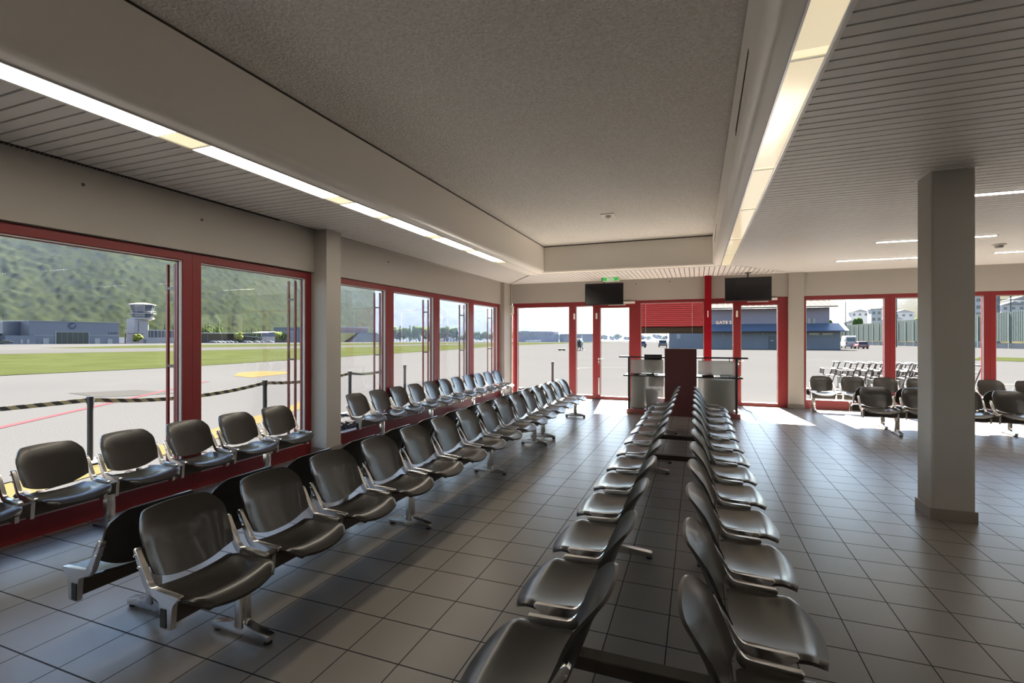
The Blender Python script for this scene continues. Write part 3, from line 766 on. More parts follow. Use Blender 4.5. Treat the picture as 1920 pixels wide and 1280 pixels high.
tag(ground_mesh(pl, 'painted_line', M['whiteline'], .008), 'white curved line painted on the apron outside gate one', 'ground marking')
tag(ground_mesh([strip((6.4, 21.0), (16, 24.5), .2), strip((6.6, 17.6), (14, 18.4), .2)], 'painted_line', M['whiteline'], .008), 'white lines painted on the apron past the pillar', 'ground marking')
# pebble strip at the foot of the left windows
pb = MB()
for i in range(760):
    y = random.uniform(.5, 11.8); x = random.uniform(-5.76, -5.08); r = random.uniform(.03, .062)
    pb.ball((x, y, .095+r*.35+.03*(random.random()<.25)), r, 6, (1, random.uniform(.9, 1.5), .6))
pb.box(-5.8, -5.03, .2, 11.95, -.1, .10)
tag(pb.build('pebbles', M['pebble'], None, 60), 'strip of grey pebbles at the foot of the left windows', 'pebbles', None, 'stuff')
pb = MB()
for i in range(150):
    x = random.uniform(-4.5, -2.4); y = random.uniform(12.9, 13.35); r = random.uniform(.02, .04)
    pb.ball((x, y, -.03+r*.35), r, 6, (1.3, 1, .6))
tag(pb.build('pebbles', M['pebble'], None, 180), 'thin line of small stones outside the far left window', 'pebbles', None, 'stuff')

# barrier posts and tapes
def barrier(x, y, label, h=.86):
    t = thing('barrier_post', label, 'barrier post', (x, y, gz(x, y)), 0, 'tape barrier posts outside')
    MB().box(-.17, .17, -.17, .17, 0, .045, .012).build('foot', M['rubber'], t)
    MB().tube((0, 0, .04), (0, 0, h-.09), .034, .034, 14).build('tube', M['post'], t, 40)
    MB().tube((0, 0, h-.09), (0, 0, h), .042, .042, 14).build('tape_head', M['darkmetal'], t, 40)
    return Vector((x, y, gz(x, y)+h-.045))
A = [barrier(-7.23, 3.90, 'grey barrier post outside the nearest window, behind the first chairs'), barrier(-6.72, 6.12, 'grey barrier post outside, left of the pale pier', .90),
     barrier(-6.75, 8.28, 'grey barrier post outside just past the pale pier', .91), barrier(-6.02, 8.40, 'grey barrier post outside at the first mullion past the pier', .96), barrier(-7.2, 11.0, 'grey barrier post outside without tape, second bay past the pier', .89)]
barrier(-4.14, 14.4, 'grey barrier post outside the far left window, in mid pane', .88); barrier(-5.28, 14.4, 'grey barrier post outside at the left edge of the far window', .90)
Z0 = barrier(-10.5, -2.2, 'grey barrier post outside behind the view', .86)
def tape(p, q, sag, label):
    bm = bmesh.new(); n = 24; rows = []
    for i in range(n+1):
        f = i/n; c = p.lerp(q, f); c.z -= sag*4*f*(1-f)
        rows.append([bm.verts.new((c.x+d, c.y, c.z+h)) for d, h in ((-.001, -.026), (-.001, .026), (.001, .026), (.001, -.026))])
    for a, b in zip(rows, rows[1:]):
        for k_ in range(4): bm.faces.new((a[k_], a[(k_+1) % 4], b[(k_+1) % 4], b[k_]))
    s = MB(); s.bm.free(); s.bm = bm
    tag(s.build('barrier_tape', M['tape']), label, 'tape', 'striped tapes')
tape(Z0, A[0], .10, 'black and yellow striped tape running out of view at left'); tape(A[0], A[1], .10, 'black and yellow striped tape across the first windows'); tape(A[1], A[2], .06, 'striped tape passing behind the pale pier')
tape(A[2], A[3], .03, 'short striped tape past the pale pier')

# ------------------------------------------------------------------ hills and haze
def hill(name, label, azs, rf, ef, n_r, lump, m, seed):
    """heightfield round the valley: az in degrees from +Y towards -X is negative"""
    bm = bmesh.new(); rows = []
    for a in azs:
        r0, r1 = rf(a); e = ef(a); row = []
        for j in range(n_r+1):
            t = j/n_r; r = r0+(r1-r0)*t
            x = r*math.sin(math.radians(a)); y = r*math.cos(math.radians(a))
            base = gz(x, y)-1
            z = base+(e*r1+CAMH-base)*(t**1.12)
            q = Vector((x/90., y/90., seed))
            z += 16*t*(1-.4*t)*noise.noise(q)*min(1, e/.15)
            if lump: 
                d = noise.voronoi(Vector((x/lump, y/lump, seed)))[0][0]
                z += lump*.62*max(0, .75-d)*min(1, t*18)*(1. if t < .62 else max(.15, 1-(t-.62)*4))
                z += lump*.12*noise.noise(Vector((x/2.6, y/2.6, z/2.6)))
            row.append(bm.verts.new((x, y, z)))
        rows.append(row)
    for A_, B_ in zip(rows, rows[1:]):
        for j in range(n_r): bm.faces.new((A_[j], A_[j+1], B_[j+1], B_[j]))
    s = MB(); s.bm.free(); s.bm = bm
    return tag(s.build(name, m, None, 180), label, 'mountain', None, 'structure')
def hill_mat(name, ca, cb, meadow, z0, z1, rock=None):
    m = bpy.data.materials.new(name); m.use_nodes = True; nt = m.node_tree; N = nt.nodes; L = nt.links; b = N['Principled BSDF']
    b.inputs['Roughness'].default_value = 1.; b.inputs['Specular IOR Level'].default_value = 0.
    tc = N.new('ShaderNodeTexCoord'); n1 = N.new('ShaderNodeTexNoise'); n1.inputs['Scale'].default_value = .16; n1.inputs['Detail'].default_value = 7; n1.inputs['Roughness'].default_value = .75
    L.new(tc.outputs['Object'], n1.inputs['Vector'])
    cr = N.new('ShaderNodeValToRGB'); cr.color_ramp.elements[0].position = .36; cr.color_ramp.elements[1].position = .64
    cr.color_ramp.elements[0].color = (*[c*SLOPE for c in ca], 1); cr.color_ramp.elements[1].color = (*[c*SLOPE for c in cb], 1); L.new(n1.outputs['Fac'], cr.inputs['Fac'])
    sp = N.new('ShaderNodeSeparateXYZ'); L.new(tc.outputs['Object'], sp.inputs[0])
    n2 = N.new('ShaderNodeTexNoise'); n2.inputs['Scale'].default_value = .012; n2.inputs['Detail'].default_value = 5; L.new(tc.outputs['Object'], n2.inputs['Vector'])
    ad = N.new('ShaderNodeMath'); ad.operation = 'MULTIPLY_ADD'; ad.inputs[1].default_value = 140.; L.new(n2.outputs['Fac'], ad.inputs[0]); L.new(sp.outputs[2], ad.inputs[2])
    mr = N.new('ShaderNodeMapRange'); mr.inputs['From Min'].default_value = z0+70; mr.inputs['From Max'].default_value = z1+70; L.new(ad.outputs[0], mr.inputs['Value'])
    mx = N.new('ShaderNodeMix'); mx.data_type = 'RGBA'; L.new(mr.outputs['Result'], mx.inputs['Factor']); L.new(cr.outputs['Color'], mx.inputs['A']); mx.inputs['B'].default_value = (*[c*SLOPE for c in meadow], 1)
    L.new(mx.outputs['Result'], b.inputs['Base Color'])
    return m
def lerp_tab(tab):
    def f(a):
        for (a0, v0), (a1, v1) in zip(tab, tab[1:]):
            if a <= a1: 
                t = max(0, (a-a0)/(a1-a0)); return v0+(v1-v0)*t
        return tab[-1][1]
    return f
e1 = lerp_tab([(-100, .36), (-60, .34), (-47, .31), (-41, .27), (-36.5, .24)])
r1 = lerp_tab([(-100, 400), (-60, 400), (-50, 430), (-43, 500), (-27, 560)])
hill('mountain', 'forested mountainside with meadows above, behind hangar and control tower', [-76+.13*i for i in range(305)], lambda a: (r1(a), r1(a)*1.95), e1, 230, 5.6, hill_mat('forest_slope', (.040, .062, .022), (.150, .185, .060), (.23, .27, .10), 95, 125), 3.1)
e2 = lerp_tab([(-60, .26), (-44, .26), (-34, .22), (-28, .17), (-24, .12), (-20.8, .0790), (-19.2, .0592), (-18.3, .0462), (-17.2, .029), (-16.1, .0118), (-14.8, -.004)])
hill('mountain', 'pale hazy mountain flank falling towards the far left window', [-60+.25*i for i in range(182)], lambda a: (1150, 2600), e2, 90, 42., hill_mat('far_slope', (.06, .085, .05), (.16, .17, .11), (.30, .29, .24), 260, 480), 8.4)
e3 = lerp_tab([(9, .002), (14, .022), (17, .055), (20, .085), (24, .11), (32, .15), (45, .20)])
hill('mountain', 'pale terraced hillside behind the green fence', [9+.2*i for i in range(180)], lambda a: (300, 900), e3, 80, 7., hill_mat('terraced_slope', (.16, .16, .09), (.34, .31, .20), (.34, .33, .22), 60, 120), 5.7)
# valley haze: a thin homogeneous volume in front of the hills
hz = MB()
hz.prism([(-5000, -900), (-300, -900), (-300, 285), (700, 285), (700, 4900), (-5000, 4900)], -45, 330, 'z')
hm = bpy.data.materials.new('thin_haze'); hm.use_nodes = True; nt = hm.node_tree
for n in list(nt.nodes):
    if n.type != 'OUTPUT_MATERIAL': nt.nodes.remove(n)
vs = nt.nodes.new('ShaderNodeVolumeScatter'); vs.inputs['Color'].default_value = (.023, .029, .047, 1); vs.inputs['Density'].default_value = HAZE if 'HAZE' in globals() else .0016; vs.inputs['Anisotropy'].default_value = 0.
nt.links.new(vs.outputs[0], [n for n in nt.nodes if n.type == 'OUTPUT_MATERIAL'][0].inputs['Volume'])
tag(hz.build('haze', hm), 'thin bluish haze lying in the valley before the mountains', 'haze', None, 'stuff')

# ------------------------------------------------------------------ trees
def crown_mesh(kind, seed, m):
    rnd = random.Random(seed); bm = bmesh.new()
    def blob(c, r, sub=2):
        q = bmesh.ops.create_icosphere(bm, subdivisions=sub, radius=1.0)
        for v in q['verts']:
            d = v.co.copy(); k_ = 1+.32*noise.noise(d*2.3+Vector((seed, c[0], c[2])))+.16*noise.noise(d*6+Vector((c[1], seed, 0)))
            v.co = Vector((c[0]+d.x*r*k_, c[1]+d.y*r*k_, c[2]+d.z*r*k_*.95))
    if kind == 'round':
        blob((0, 0, .62), .30)
        for i in range(9):
            a = rnd.uniform(0, 6.28); h = rnd.uniform(.36, .86); q = .30*math.sqrt(max(.05, 1-((h-.6)/.36)**2))
            blob((q*math.cos(a), q*math.sin(a), h), rnd.uniform(.13, .21))
    elif kind == 'tall':
        for i in range(11):
            h = .16+.078*i; q = .085*math.sin(PI*min(1, (h+.12)))
            blob((rnd.uniform(-q, q)*.5, rnd.uniform(-q, q)*.5, h), max(.035, q+rnd.uniform(-.01, .025)))
    else:
        for i in range(8):
            h = .14+.105*i; r = .19*(1-h)+.018
            q = bmesh.ops.create_cone(bm, cap_ends=True, segments=9, radius1=r, radius2=r*.35, depth=.17)
            for v in q['verts']:
                v.co *= 1+.18*noise.noise(v.co*9+Vector((seed, i, 0))); v.co.z += h
    s = MB(); s.bm.free(); s.bm = bm
    return s.mesh('crown', m, 180 if kind != 'cone' else 40)
CR = {}
TRUNK = MB().tube((0, 0, 0), (0, 0, .42), .03, .018, 8).mesh('trunk', M['bark'], 60)
def tree(x, y, h, kind, m, label, group, w=1., seed=None):
    seed = random.randint(0, 5) if seed is None else seed
    if (kind, m, seed) not in CR: CR[(kind, m, seed)] = crown_mesh(kind, seed*3.7+1, M[m])
    nm = {'round': 'leafy_tree', 'tall': 'poplar_tree', 'cone': 'conifer_tree'}[kind]
    t = thing(nm, label, 'tree', (x, y, gz(x, y)-.1), random.uniform(0, 6.28), group); t.scale = (h*w, h*w, h)
    link('crown', CR[(kind, m, seed)], t); link('trunk', TRUNK, t)
    return t
def at_az(a, r): return r*math.sin(math.radians(a)), r*math.cos(math.radians(a))
tree(-262, 162.2, 5.2, 'round', 'leafB', 'bushy yellow green tree between hangar and control tower', None, 1.15, 1)
tree(-283, 236.1, 7.4, 'round', 'leafB', 'round pale green tree before the car park roof', None, .95, 2)
for i in range(11): 
    y = 190+i*2.6; tree(-300-4*(i % 2), y, 10.5+2.*math.sin(i*2.1), 'cone', 'leafC', 'dark conifer in the line behind the tower building', 'conifers behind the tower building', .85)
for i in range(16):
    y = 222+i*1.95; tree(-312-5*(i % 2), y, 12.5+2.4*math.sin(i*1.7), 'tall', 'leafA', 'slim poplar behind the left part of the car park roof', 'poplars behind the car park roof', 1.25)
for i in range(8):
    y = 272+i*2.0; tree(-314-5*(i % 2), y, 10.5+1.2*math.sin(i*2.3), 'cone', 'leafC', 'dark conifer behind the right part of the car park roof', 'conifers behind the car park roof', .8)
for i, (y, h, m_) in enumerate(((276, 9.0, 'leafB'), (283, 8.0, 'leafA'), (291, 10.5, 'leafA'), (300, 6.5, 'leafB'))):
    tree(-292, y, h, 'round', m_, ['pale tree at the right end of the car park roof', 'second tree right of the car park roof', 'tall dark tree before the blue hall', 'small pale tree before the blue hall'][i], None)
for i in range(22):
    a = -34.8+i*.36; r = 500+(0, 34, 17)[i % 3]; x, y = at_az(a, r)
    tree(x, y, 12+6.*abs(math.sin(i*1.37)), 'tall' if i % 3 == 0 else 'round', ['leafC', 'leafB', 'leafA'][i % 3], 'tree in the wood past the first mullion after the pier', 'wood beyond the airfield', 1.2 if i % 3 == 0 else .78)
for i in range(15):
    a = -26.6+i*.42; x, y = at_az(a, 575+26*(i % 2)); tree(x, y, 8.5+5.*abs(math.sin(i*1.9)), 'round', ['leafA', 'leafC'][i % 2], 'small tree on the far airfield edge', 'trees on the far airfield edge', .85)
for i in range(24):
    a = -20.2+i*.84; x, y = at_az(a, 775+26*(i % 2)); tree(x, y, 8+5.*abs(math.sin(i*1.9)), 'round', ['leafA', 'leafC'][i % 2], 'tree on the horizon behind the apron', 'trees on the horizon', 1.25)
for i, (x, y, h) in enumerate(((62, 196, 9.5), (63, 182, 10.6), (64, 168, 9.2))):
    tree(x+5, y, h, 'round', 'leafA', ['left of three bushy trees above the green fence', 'middle of three bushy trees above the green fence', 'right of three bushy trees above the green fence'][i], None, .85)
for i in range(9):
    x = 52+i*4.5; tree(x, 262+i*2, 10.5+2.5*math.sin(i*1.9), 'round', 'leafA', 'grey green tree on the slope beside the dark building', 'trees on the slope', .6)

# ------------------------------------------------------------------ buildings
def part(mb, name, m, root, sm=None): return mb.build(name, M[m], root, sm)
def win_grid(root, x, ys, zs, w, h, m='bluewin', axis='x', d=.08, name='window'):
    for y in ys:
        for z in zs:
            b = MB()
            if axis == 'x': b.box(x-d, x+d, y-w/2, y+w/2, z, z+h)
            else: b.box(y-w/2, y+w/2, x-d, x+d, z, z+h)
            b.build(name, M[m], root)
HX = -254.
t = thing('hangar', 'long grey blue hangar with a round dark badge over its glazed doors', 'hangar', (0, 0, 0))
part(MB().box(HX-34, HX, 115.6, 148.6, -2.6, 8.35), 'hall_wall', 'hangar', t)
part(MB().box(HX-34, HX-6, 110.0, 115.6, -2.6, 8.05), 'side_hall', 'hangardark', t)
part(MB().box(HX-12, HX+1.5, 107.6, 117., -2.6, 2.38), 'annex', 'hangar', t)
part(MB().box(HX-34.3, HX+.3, 115.3, 148.9, 8.35, 8.6), 'roof_edge', 'offwhite', t)
part(MB().box(HX, HX+.2, 124.1, 136.5, -2.4, 4.1), 'door_frame', 'offwhite', t)
for i in range(6): part(MB().box(HX+.1, HX+.3, 124.5+i*1.97, 126.3+i*1.97, -2.3, 3.85), 'sliding_door', 'hglass', t)
part(MB().box(HX, HX+.15, 117.1, 124.1, 2.4, 2.62).box(HX, HX+.15, 136.5, 148.5, 2.4, 2.62), 'band', 'offwhite', t)
for y0, y1, z1 in ((120., 122., 1.25), (138.6, 140.7, 1.23), (143.7, 145.7, .9)): part(MB().box(HX, HX+.15, y0, y1, -2.4, z1), 'gate_leaf', 'offwhite', t)
part(MB().box(HX+1.5, HX+1.6, 112.2, 112.9, -.8, .9).box(HX+1.5, HX+1.6, 114.2, 114.9, -.8, .9), 'annex_window_frame', 'offwhite', t)
win_grid(t, HX+.05, (144.4, 145.5, 146.6, 147.5), (3.25,), .62, .75)
lg = part(MB().tube((HX, 130.2, 6.62), (HX+.2, 130.2, 6.62), 1.42, 1.42, 32), 'badge', 'logo', t, 40)
MB().prism([(129.2, 6.0), (129.6, 6.55), (130.3, 6.9), (130.9, 6.95), (131.2, 7.35), (130.9, 7.25), (130.4, 7.2), (129.8, 6.95), (129.3, 6.5)], HX+.2, HX+.26, 'x').prism([(129.4, 5.8), (130.6, 6.3), (131.1, 6.75), (130.4, 6.5)], HX+.2, HX+.26, 'x').build('swoosh', M['offwhite'], lg)
t = thing('white_building', 'white building cut by the left edge, beside the hangar', 'building', (0, 0, 0))
part(MB().box(-268, -258, 92, 109.2, 3.2, 7.4), 'upper_floor', 'offwhite', t); part(MB().box(-267, -259, 92, 108.4, -2.5, 3.2), 'ground_floor', 'concrete', t)
part(MB().box(-258, -257.9, 100, 106.3, 4.4, 6.0), 'window', 'bluewin', t)
t = thing('parked_car', 'dark car at the left edge in front of the white building', 'car', (-246, 104.9, -.9))
part(MB().box(-1, 1, -1.9, 1.9, .3, .95, .15).box(-.85, .85, -1.2, 1.0, .9, 1.5, .15), 'body', 'carblack', t)
# control tower
TX, TY = -272.5, 168.1
t = thing('control_tower', 'pale control tower with a two tier glazed cab and flat white roof', 'tower', (TX, TY, 0))
def octa(r, off=0): return [(r*math.cos(PI/4*k+PI/8+off), r*math.sin(PI/4*k+PI/8+off)) for k in range(8)]
def frustum(mb, r0, r1, z0, z1, c=(0, 0), n=8):
    a = [mb.bm.verts.new((c[0]+r0*math.cos(2*PI/n*k+PI/8), c[1]+r0*math.sin(2*PI/n*k+PI/8), z0)) for k in range(n)]
    b = [mb.bm.verts.new((c[0]+r1*math.cos(2*PI/n*k+PI/8), c[1]+r1*math.sin(2*PI/n*k+PI/8), z1)) for k in range(n)]
    mb.bm.faces.new(a[::-1]); mb.bm.faces.new(b)
    for i in range(n): mb.bm.faces.new((a[i], a[(i+1) % n], b[(i+1) % n], b[i]))
    return mb
part(MB().box(-3.4, 3.4, -3.55, 3.55, -2.6, 11.2, .5), 'shaft', 'concrete', t)
for i in range(9): part(MB().box(3.38, 3.46, -2.0, -1.45, 1.9+i*.93, 2.4+i*.93), 'stair_window', 'bluewin', t)
c_ = (.6, 2.0)
part(frustum(MB(), 3.6, 5.2, 10.6, 11.35, c_), 'cab_floor', 'concrete', t); part(frustum(MB(), 5.25, 5.25, 11.3, 11.9, c_), 'cab_ring', 'offwhite', t)
part(frustum(MB(), 4.2, 4.7, 11.9, 14.0, c_), 'lower_glazing', 'bluewin', t)
part(frustum(MB(), 5.9, 5.9, 14.0, 14.3, c_), 'gallery', 'offwhite', t); part(frustum(MB(), 4.1, 5.3, 14.3, 18.5, c_), 'upper_glazing', 'bluewin', t)
part(frustum(frustum(MB(), 5.9, 6.0, 18.5, 18.85, c_), 6.0, 2.0, 18.85, 19.7, c_), 'cab_roof', 'offwhite', t)
mu = MB()
for k in range(8):
    a = PI/4*k+PI/8
    for (ra, za, rb, zb_) in ((4.25, 11.9, 4.75, 14.0), (4.15, 14.3, 5.35, 18.5)):
        mu.tube((c_[0]+ra*math.cos(a), c_[1]+ra*math.sin(a), za), (c_[0]+rb*math.cos(a), c_[1]+rb*math.sin(a), zb_), .13, .13, 6)
part(mu, 'mullions', 'offwhite', t)
rl = MB()
for k in range(8):
    a, b = PI/4*k+PI/8, PI/4*(k+1)+PI/8
    rl.tube((c_[0]+5.8*math.cos(a), c_[1]+5.8*math.sin(a), 15.2), (c_[0]+5.8*math.cos(b), c_[1]+5.8*math.sin(b), 15.2), .05, .05, 5)
part(rl, 'railing', 'offwhite', t)
t = thing('tower_building', 'low pale building with a glazed upper storey at the foot of the control tower', 'building', (0, 0, 0))
part(MB().prism([(163.6, -2.7), (192, -2.7), (192, 1.62), (166.7, 1.62), (163.6, -1.2)], -290, -268.6, 'x'), 'base_wall', 'concrete', t)
part(MB().box(-288, -269.6, 172.0, 191, 1.62, 5.2), 'glazed_storey', 'bluewin', t); part(MB().box(-288.5, -269.2, 171.6, 191.3, 5.2, 5.75), 'roof', 'offwhite', t)
for i in range(10): part(MB().box(-269.6, -269.45, 172.3+i*1.9, 172.6+i*1.9, 1.62, 5.2), 'column', 'offwhite', t)
part(MB().box(-268.6, -268.5, 168.6, 169.9, -1.7, .6), 'door', 'hangardark', t)
tag(MB().box(-268.5, -262, 157, 164.4, 3.4, 3.75).box(-266, -265.6, 158, 158.4, -2.4, 3.4).build('shed_roof', M['beam']), 'thin dark canopy roof between hangar and tower', 'canopy')
# car park canopy
t = thing('car_park_roof', 'long low white roofed car shelter right of the control tower', 'shelter', (0, 0, 0))
part(MB().prism([(204, 4.55), (262, 5.15), (269.6, 5.9), (269.6, 5.4), (262, 4.6), (204, 4.0)], -300, -286, 'x'), 'roof', 'offwhite', t)
part(MB().box(-300, -299, 204, 262, -2.4, 4.0), 'rear_wall', 'hangardark', t); part(MB().box(-292, -286.2, 258.2, 269.4, -2.6, 2.25), 'white_hall', 'offwhite', t)
part(MB().box(-286.1, -286, 258.2, 269.4, 2.25, 4.7), 'gable', 'bluehall', t)
for y in (208, 218, 228, 238, 246.5, 256): part(MB().box(-287.3, -287, y-.15, y+.15, -2.6, 4.3), 'column', 'hangardark', t)
part(MB().prism([(239, 3.2), (258, 1.6), (258, 1.2), (239, 2.8)], -287.5, -284, 'x'), 'lean_to_roof', 'paleconc', t)

def car(kind, label, x, y, rz, paint, group=None, z=None):
    """built facing local +x; profile extruded across with tapered cabin"""
    W2 = {'hatch': .86, 'suv': .95, 'van': 1.0}[kind]
    low = {'hatch': [(-1.95, .28), (-2.0, .55), (-1.92, .92), (1.0, .95), (1.85, .78), (2.0, .55), (1.95, .28)],
           'suv': [(-2.2, .32), (-2.25, .70), (-2.15, 1.05), (1.05, 1.08), (2.1, .95), (2.25, .65), (2.2, .32)],
           'van': [(-2.6, .32), (-2.65, .8), (-2.62, 1.35), (1.9, 1.35), (2.55, 1.05), (2.65, .6), (2.6, .32)]}[kind]
    cab = {'hatch': [(-1.85, .90), (-1.5, 1.42), (.15, 1.45), (.95, .93)], 'suv': [(-2.12, 1.03), (-1.85, 1.68), (.2, 1.72), (1.0, 1.06)],
           'van': [(-2.6, 1.33), (-2.5, 2.45), (-2.2, 2.6), (1.1, 2.6), (1.55, 2.3), (2.0, 1.33)]}[kind]
    zz = gz(x, y) if z is None else z
    t = thing({'hatch': 'parked_car', 'suv': 'offroad_car', 'van': 'delivery_van'}[kind], label, 'van' if kind == 'van' else 'car', (x, y, zz), rz, group)
    MB().prism(low, -W2, W2, 'y', .07).prism(cab, -W2*.88, W2*.88, 'y', .07).build('body', M[paint], t, 40)
    zt_ = cab[1][1]; zb_ = cab[0][1]; h = zt_-zb_
    g = MB()
    fr = cab[-1]; ft = cab[-2]
    def lerp(p, q, k_): return (p[0]+(q[0]-p[0])*k_, p[1]+(q[1]-p[1])*k_)
    a, b = lerp(fr, ft, .12), lerp(fr, ft, .88)
    g.prism([(a[0]+.02, a[1]), (b[0]+.02, b[1]), (b[0]-.05, b[1]), (a[0]-.05, a[1])], -W2*.78, W2*.78, 'y')
    a, b = lerp(cab[0], cab[1], .15 if kind != 'van' else .1), lerp(cab[0], cab[1], .85 if kind != 'van' else .8)
    g.prism([(a[0]-.02, a[1]), (b[0]-.02, b[1]), (b[0]+.05, b[1]), (a[0]+.05, a[1])], -W2*.74, W2*.74, 'y')
    x0, x1_ = (cab[0][0]+.35, cab[-1][0]-.40) if kind != 'van' else (.3, cab[-1][0]-.5)
    for s in (-1, 1): g.box(x0, x1_, s*W2*.885-.01, s*W2*.885+.01, zb_+.08, zb_+h*(.78 if kind != 'van' else .6))
    g.build('windows', M['carglass'], t)
    r = {'hatch': .31, 'suv': .37, 'van': .35}[kind]; wx = low[-1][0]*.66
    for sx in (-1, 1):
        for sy in (-1, 1):
            w_ = MB().tube((sx*wx, sy*(W2-.20), r), (sx*wx, sy*(W2+.02), r), r, r, 18).build('wheel', M['tyre'], t, 40)
    rr = low[1][0]
    MB().box(rr-.03, rr+.05, -W2*.92, -W2*.66, .72*(zb_), zb_-.05).box(rr-.03, rr+.05, W2*.66, W2*.92, .72*zb_, zb_-.05).build('tail_lamps', M['carred'], t)
    MB().box(rr-.04, rr+.02, -.26, .26, zb_*.60, zb_*.60+.12).build('number_plate', M['offwhite'], t)
    return t
for i, y in enumerate((217.5, 220.5, 223.5, 226.4, 229.5, 232.5, 240, 243.5, 249.5, 253, 261)):
    car('hatch', 'small parked car in front of the car park roof, %s from the left' % ['first', 'second', 'third', 'fourth', 'fifth', 'sixth', 'seventh', 'eighth', 'ninth', 'tenth', 'eleventh'][i], -281.5, y, .5, 'carwhite' if i % 3 else 'carblue', 'cars under the car park roof')
t = thing('blue_hall', 'tall blue grey hall seen just before the pale pier', 'building', (0, 0, 0))
part(MB().box(-310, -286, 290.5, 306, -3, 9.5), 'wall', 'bluehall', t); part(MB().box(-310, -286, 283.5, 290.5, -3, 7.), 'lower_wing', 'hangar', t)
# brick building, bunkers
t = thing('brick_building', 'red brick building with a row of square windows behind the grassy bunker', 'building', (0, 0, 0))
part(MB().box(-345, -319, 366, 418.5, -4, 11.2), 'wall', 'brick', t); part(MB().box(-345.5, -318.5, 365.5, 419, 11.2, 12.3), 'roof_edge', 'offwhite', t)
win_grid(t, -319, [369+i*4.6 for i in range(11)], (6.2,), 2.2, 2.6); part(MB().box(-319, -318.9, 367, 417, 1.5, 3.6), 'window_band', 'bluewin', t)
def bunker(x, ya, yta, ytb, yb, zt, label, mound_l):
    t = thing('aircraft_bunker', label, 'bunker', (0, 0, 0)); zb_ = gz(x, ya)-.5
    part(MB().prism([(ya, zb_), (yta, zt), (ytb, zt), (yb, zb_)], x-18, x, 'x'), 'steel_front', 'bunker', t)
    part(MB().prism([(yta-1, zt), (yta-1, zt+.5), (ytb+1, zt+.5), (ytb+1, zt)], x-18, x+.4, 'x'), 'top_beam', 'hangardark', t)
    part(MB().prism([(ya-mound_l, zb_), (yta-2, zt+.25), (yta, zt-.05), (ya+1.6, zb_)], x-20, x-.6, 'x').prism([(yb-1.6, zb_), (ytb, zt-.05), (ytb+2, zt-.2), (yb+mound_l*.5, zb_)], x-20, x-.6, 'x'), 'grass_bank', 'grass', t)
bunker(-286, 350, 363, 388.6, 402.5, 5.45, 'grey steel aircraft bunker with grass banks, just past the pale pier', 9)
bunker(-330, 600, 619, 650, 680, 6.9, 'farther dark aircraft bunker past the second mullion', 9)
tag(MB().box(-.5, .5, -.5, .5, 0, 1.6, .1).box(-.2, .2, -.2, .2, 1.6, 2.4).build('airfield_cabinet', M['hangardark'], None, None, (-262, 337, -2.6)), 'small dark cabinet on the grass before the first bunker', 'cabinet')
# long far building behind the left far window
t = thing('long_hall', 'long pale blue hall across the airfield, behind the far left window', 'building', (0, 0, 0))
part(MB().box(-178, -137, 480, 500, -6, 7.6), 'wall', 'bluehall', t); part(MB().box(-171, -163.5, 479, 480, 2.5, 8.3), 'stair_block', 'bunker', t)
part(MB().box(-178.4, -136.6, 479.4, 500, 7.5, 7.9), 'roof_edge', 'offwhite', t)
for i in range(9): part(MB().box(-177+i*4.4, -174.2+i*4.4, 479.85, 480, 3.6, 5.6), 'window', 'bluewin', t)
t = thing('far_terminal', 'low pale hall right of the long hall on the horizon', 'building', (0, 0, 0))
part(MB().box(-136, -100, 500, 515, -6, 5.0), 'wall', 'bunker', t); part(MB().box(-136, -100, 499.5, 515, 5., 5.5), 'roof', 'offwhite', t)
tag(MB().box(-150, -135, 430, 432, -5, -1).build('parked_trailers', M['offwhite']), 'white trailers parked before the long hall', 'trailer')
for i, (x, y, h) in enumerate(((-158, 470, 13), (-96, 480, 12), (-118, 460, 13), (-70, 470, 10), (-31, 420, 11))):
    tag(MB().tube((0, 0, -4), (0, 0, h), .16, .10, 8).box(-.9, .9, -.1, .1, h-.3, h).build('light_mast', M['paleconc'], None, None, (x, y, 0)), ['thin mast at the stair block of the long hall', 'thin mast at the end of the low hall', 'thin mast before the low hall', 'thin mast behind gate one', 'thin mast left of the dark building'][i], 'mast')

# dark building behind gate two
t = thing('dark_building', 'dark slate building with a blue tiled canopy and a mauve upper storey', 'building', (0, 0, 0))
part(MB().box(-5.1, 23.2, 99.0, 109, -1.2, 3.2), 'ground_floor', 'darkclad', t)
part(MB().box(1.6, 21.9, 100.5, 109, 3.2, 6.95), 'upper_storey', 'mauveclad', t)
part(MB().prism([(96.9, 2.62), (100.6, 4.0), (100.6, 4.15), (96.8, 2.78)], 1.4, 23.9, 'x'), 'canopy', 'bluetile', t)
part(MB().prism([(98.2, 6.85), (110, 9.6), (110, 9.85), (98.1, 7.05)], 0.8, 22.7, 'x'), 'roof', 'metalroof', t)
sm_ = MB()
for i in range(22): sm_.prism([(98.1, 7.05), (110, 9.85), (110, 9.93), (98.1, 7.13)], 1.0+i, 1.08+i, 'x')
part(sm_, 'roof_seams', 'paleconc', t)
part(MB().box(12.1, 13.2, 98.9, 99, -.6, 1.9), 'door', 'doorgrey', t)
part(MB().box(18.4, 20., 98.9, 99, 1.99, 2.4), 'high_window', 'winlit', t); part(MB().box(20.4, 22., 98.9, 99, 1.99, 2.4), 'high_window', 'winlit', t)
part(MB().box(18.5, 18.95, 100.4, 100.5, 3.9, 5.0), 'window', 'winlit', t); part(MB().box(19.3, 19.7, 100.4, 100.5, 3.9, 5.0), 'window', 'winlit', t)
part(MB().box(-3.7, -3.0, 98.9, 99, 1.35, 2.3), 'wall_notice', 'offwhite', t)
